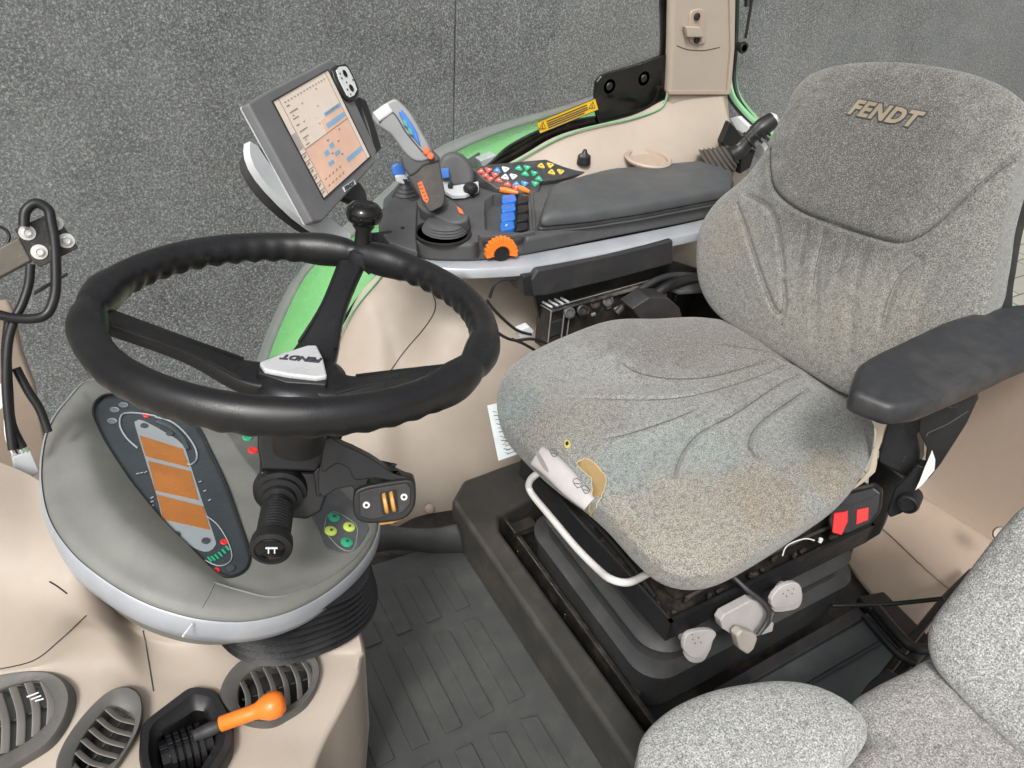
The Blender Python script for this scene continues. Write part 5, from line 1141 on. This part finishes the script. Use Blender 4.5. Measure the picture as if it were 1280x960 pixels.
for c in (P(870, 806, pl=sp(-.002)), P(990, 746, pl=sp(-.002))): finish('lever_hub', MB().lathe(c, -SP[1], [(.013, -.004), (.013, .03)], 20), PINKG, seat)
slab('weight_lever', [(901, 776), (906, 768), (940, 750), (950, 752), (968, 780), (966, 790), (950, 795), (925, 800), (903, 786)], .018, PINKG, seat, .0025, pl=sp(.014))
crk = [P(918, 722, pl=sp(-.01)), P(935, 738, pl=sp(.012)), P(952, 752, pl=sp(.026)), P(961, 766, pl=sp(.032)), P(957, 780, pl=sp(.034)), P(947, 794, pl=sp(.036))]
finish('crank_rod', MB().tube(crk, .0042, 10), DARKG, seat)
finish('crank_rod', MB().tube([P(950, 790, pl=sp(.034)), P(962, 776, pl=sp(.034)), P(966, 766, pl=sp(.03))], .0038, 10), PLATM, seat)
slab('crank_knob', [(921, 795), (928, 788), (943, 792), (948, 798), (943, 812), (935, 819), (925, 812)], .018, plastic('worn_cream', (.42, .38, .34), .5, dust=.5), seat, .004, pl=sp(.040))
# buckle
BKp = facing(P(1075, 645, y=.49), .5)
bk = empty('seat_belt_buckle', P(1075, 660, y=.49), 'black seat belt buckle block with two red buttons between cushion and armrest', 'buckle')
slab('buckle_body', [(1034, 650), (1040, 628), (1060, 616), (1092, 608), (1102, 616), (1100, 640), (1088, 656), (1062, 668), (1040, 670)], .05, BLACK, bk, .005, pl=BKp)
slab('red_button', [(1042, 641), (1060, 638), (1060, 652), (1052, 669), (1040, 665)], .01, RED, bk, .002, lift=.003, pl=(BKp[0] + BKp[1] * .002, BKp[1]))
slab('red_button', [(1071, 637), (1086, 634), (1085, 650), (1070, 656)], .004, RED, bk, .001, lift=.001, pl=(BKp[0] + BKp[1] * .002, BKp[1]))
finish('buckle_edge', MB().tube([P(1042, 632, pl=(BKp[0] + BKp[1] * .001, BKp[1])), P(1062, 634, pl=(BKp[0] + BKp[1] * .001, BKp[1])), P(1100, 618, pl=(BKp[0] + BKp[1] * .001, BKp[1]))], .0016, 6, smooth=0), DARKG, bk)

# near armrest
ar = empty('near_armrest', P(1150, 600, y=.5), 'long black padded armrest on a pivot bracket at the near side of the driver seat', 'armrest')
ZA = .755
ao = rnd(np.array(px([(1062, 494), (1072, 458), (1090, 447), (1180, 404), (1245, 386), (1400, 370), (1420, 405), (1285, 450), (1215, 483), (1150, 510), (1112, 514)], z=ZA)), .22, 5); acn = ao.mean(0)
A_ = lambda s, h: acn + (ao - acn) * np.array([1 - (1 - s) * .35, s, 1]) + np.array([0, 0, h])
m = MB(); m.rings([A_(.01, .008), A_(.5, .008), A_(.86, .0075), A_(.95, .005), A_(.985, 0), A_(1.0, -.007), A_(1.0, -.018), A_(.97, -.026), A_(.9, -.030), A_(.6, -.036), A_(.3, -.036)]); finish('arm_pad', m, plastic('arm_black', (.030, .031, .034), .42, 1300, .35, .12, scratch=.15), ar, ang=80)
finish('pad_seam', MB().tube([P(a, b, z=ZA + .0075) for a, b in ((1086, 455), (1120, 460), (1168, 474))], .0008, 6), BLACK, ar)
AP_ = lambda y: dict(pl=facing(P(1150, 560, y=y), .2))
slab('arm_bracket', [(1098, 568), (1106, 540), (1114, 515), (1150, 505), (1180, 500), (1160, 520), (1146, 545), (1150, 565), (1150, 580), (1136, 598), (1098, 578)], .05, plastic('bracket_black', (.022, .022, .024), .4, dust=.3), ar, .004, **AP_(.50))
slab('arm_side_plate', [(1150, 515), (1220, 488), (1222, 500), (1208, 530), (1176, 580), (1160, 600), (1155, 590), (1158, 560), (1148, 540)], .02, BLACK, ar, .003, **AP_(.485))
slab('arm_link', [(1108, 640), (1118, 610), (1134, 596), (1146, 580), (1158, 584), (1150, 604), (1138, 622), (1128, 642), (1112, 648)], .03, BLACK, ar, .004, **AP_(.48))
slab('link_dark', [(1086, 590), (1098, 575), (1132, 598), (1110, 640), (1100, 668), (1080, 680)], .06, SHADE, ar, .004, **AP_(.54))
pp_ = facing(P(1150, 560, y=.478), .2); pq = (pp_[0] + pp_[1] * .012, pp_[1])
finish('plate_line', MB().tube([P(1158, 545, pl=pq), P(1160, 541, pl=pq), P(1185, 530, pl=pq), P(1210, 514, pl=pq)], .0010, 6, smooth=0), GREYC, ar)
c = P(1191, 504, pl=pq); finish('plate_symbol', MB().tube([P(1184, 506, pl=pq), P(1190, 510, pl=pq), P(1198, 506, pl=pq)], .0012, 6).tube([P(1186, 502, pl=pq), P(1192, 505, pl=pq), P(1200, 500, pl=pq)], .0010, 6), DARKG, ar)
c = P(1136, 628, pl=pp_) + pp_[1] * .01; finish('pivot_bolt', MB().lathe(c - pp_[1] * .02, pp_[1], [(.018, -.02), (.018, .016), (.016, .022), (.013, .023), (.012, .018), (0, .018)], 28), BLACK, ar)
slab('white_tag', [(1165, 563), (1169, 575), (1168, 588), (1152, 607), (1144, 613), (1150, 600), (1156, 584), (1163, 568)], .002, WHITE, ar, 0, pl=pq)
slab('torn_lining', [(1086, 520), (1094, 517), (1112, 522), (1106, 535), (1102, 552), (1096, 570), (1094, 590), (1070, 610), (1062, 614), (1086, 588), (1092, 560), (1096, 540)], .006, plastic('felt', (.50, .43, .33), .95, 300, 1), seat, .001, smooth=2, pl=facing(P(1095, 560, y=.54), .3))

# ================================================================ PASSENGER SEAT
ps = empty('passenger_seat', (.9, .2, .3), 'light grey speckled cloth passenger seat with split cushion and leaning backrest, bottom right', 'seat')
FP = fabric('passenger_cloth', (.37, .375, .36), (.085, .083, .08), [], 430)
FP2 = fabric('passenger_cloth_worn', (.31, .31, .30), (.07, .065, .062), [(P(1180, 930, z=.42) - OFF['passenger_seat'], .1, (.31, .27, .25), .35), (P(1060, 925, z=.45) - OFF['passenger_seat'], .04, (.36, .27, .19), .7)], 430)
pillow('front_cushion', [(797, 945), (806, 917), (838, 888), (885, 867), (930, 857), (975, 853), (1018, 859), (1055, 876), (1078, 898), (1083, 922), (1070, 946), (1040, 975), (990, 1020), (900, 1060), (820, 1040), (798, 990)], (P(950, 930, z=.435), nrm([-.1, -.05, 1])), .03, .09, FP, ps, lambda u, v: .001 * np.sin(u * 40) * np.sin(v * 31), K=60, p=3, sm=8)
pillow('main_cushion', [(1062, 885), (1090, 862), (1130, 842), (1168, 825), (1230, 840), (1300, 900), (1380, 990), (1350, 1080), (1200, 1130), (1060, 1080), (1010, 1010), (1050, 960), (1075, 930)], (P(1150, 930, z=.405), nrm([-.1, -.05, 1])), .03, .09, FP2, ps, None, K=60, p=4, sm=8)
pb = (P(1200, 790, z=.50), nrm([-.80, -.12, .60]))
pillow('passenger_backrest', [(1290, 628), (1258, 655), (1228, 692), (1198, 732), (1168, 772), (1160, 800), (1168, 832), (1196, 866), (1240, 910), (1300, 960), (1400, 1010), (1500, 960), (1530, 800), (1480, 640), (1380, 600)], pb, .035, .09, FP, ps, None, K=60, p=3.2, sm=8)
m = MB(); m.box((.85, .10, .31), (.30, .16, .04)); m.box((.85, .08, .16), (.20, .12, .27)); finish('seat_pedestal', m, BLACK, ps, .01)
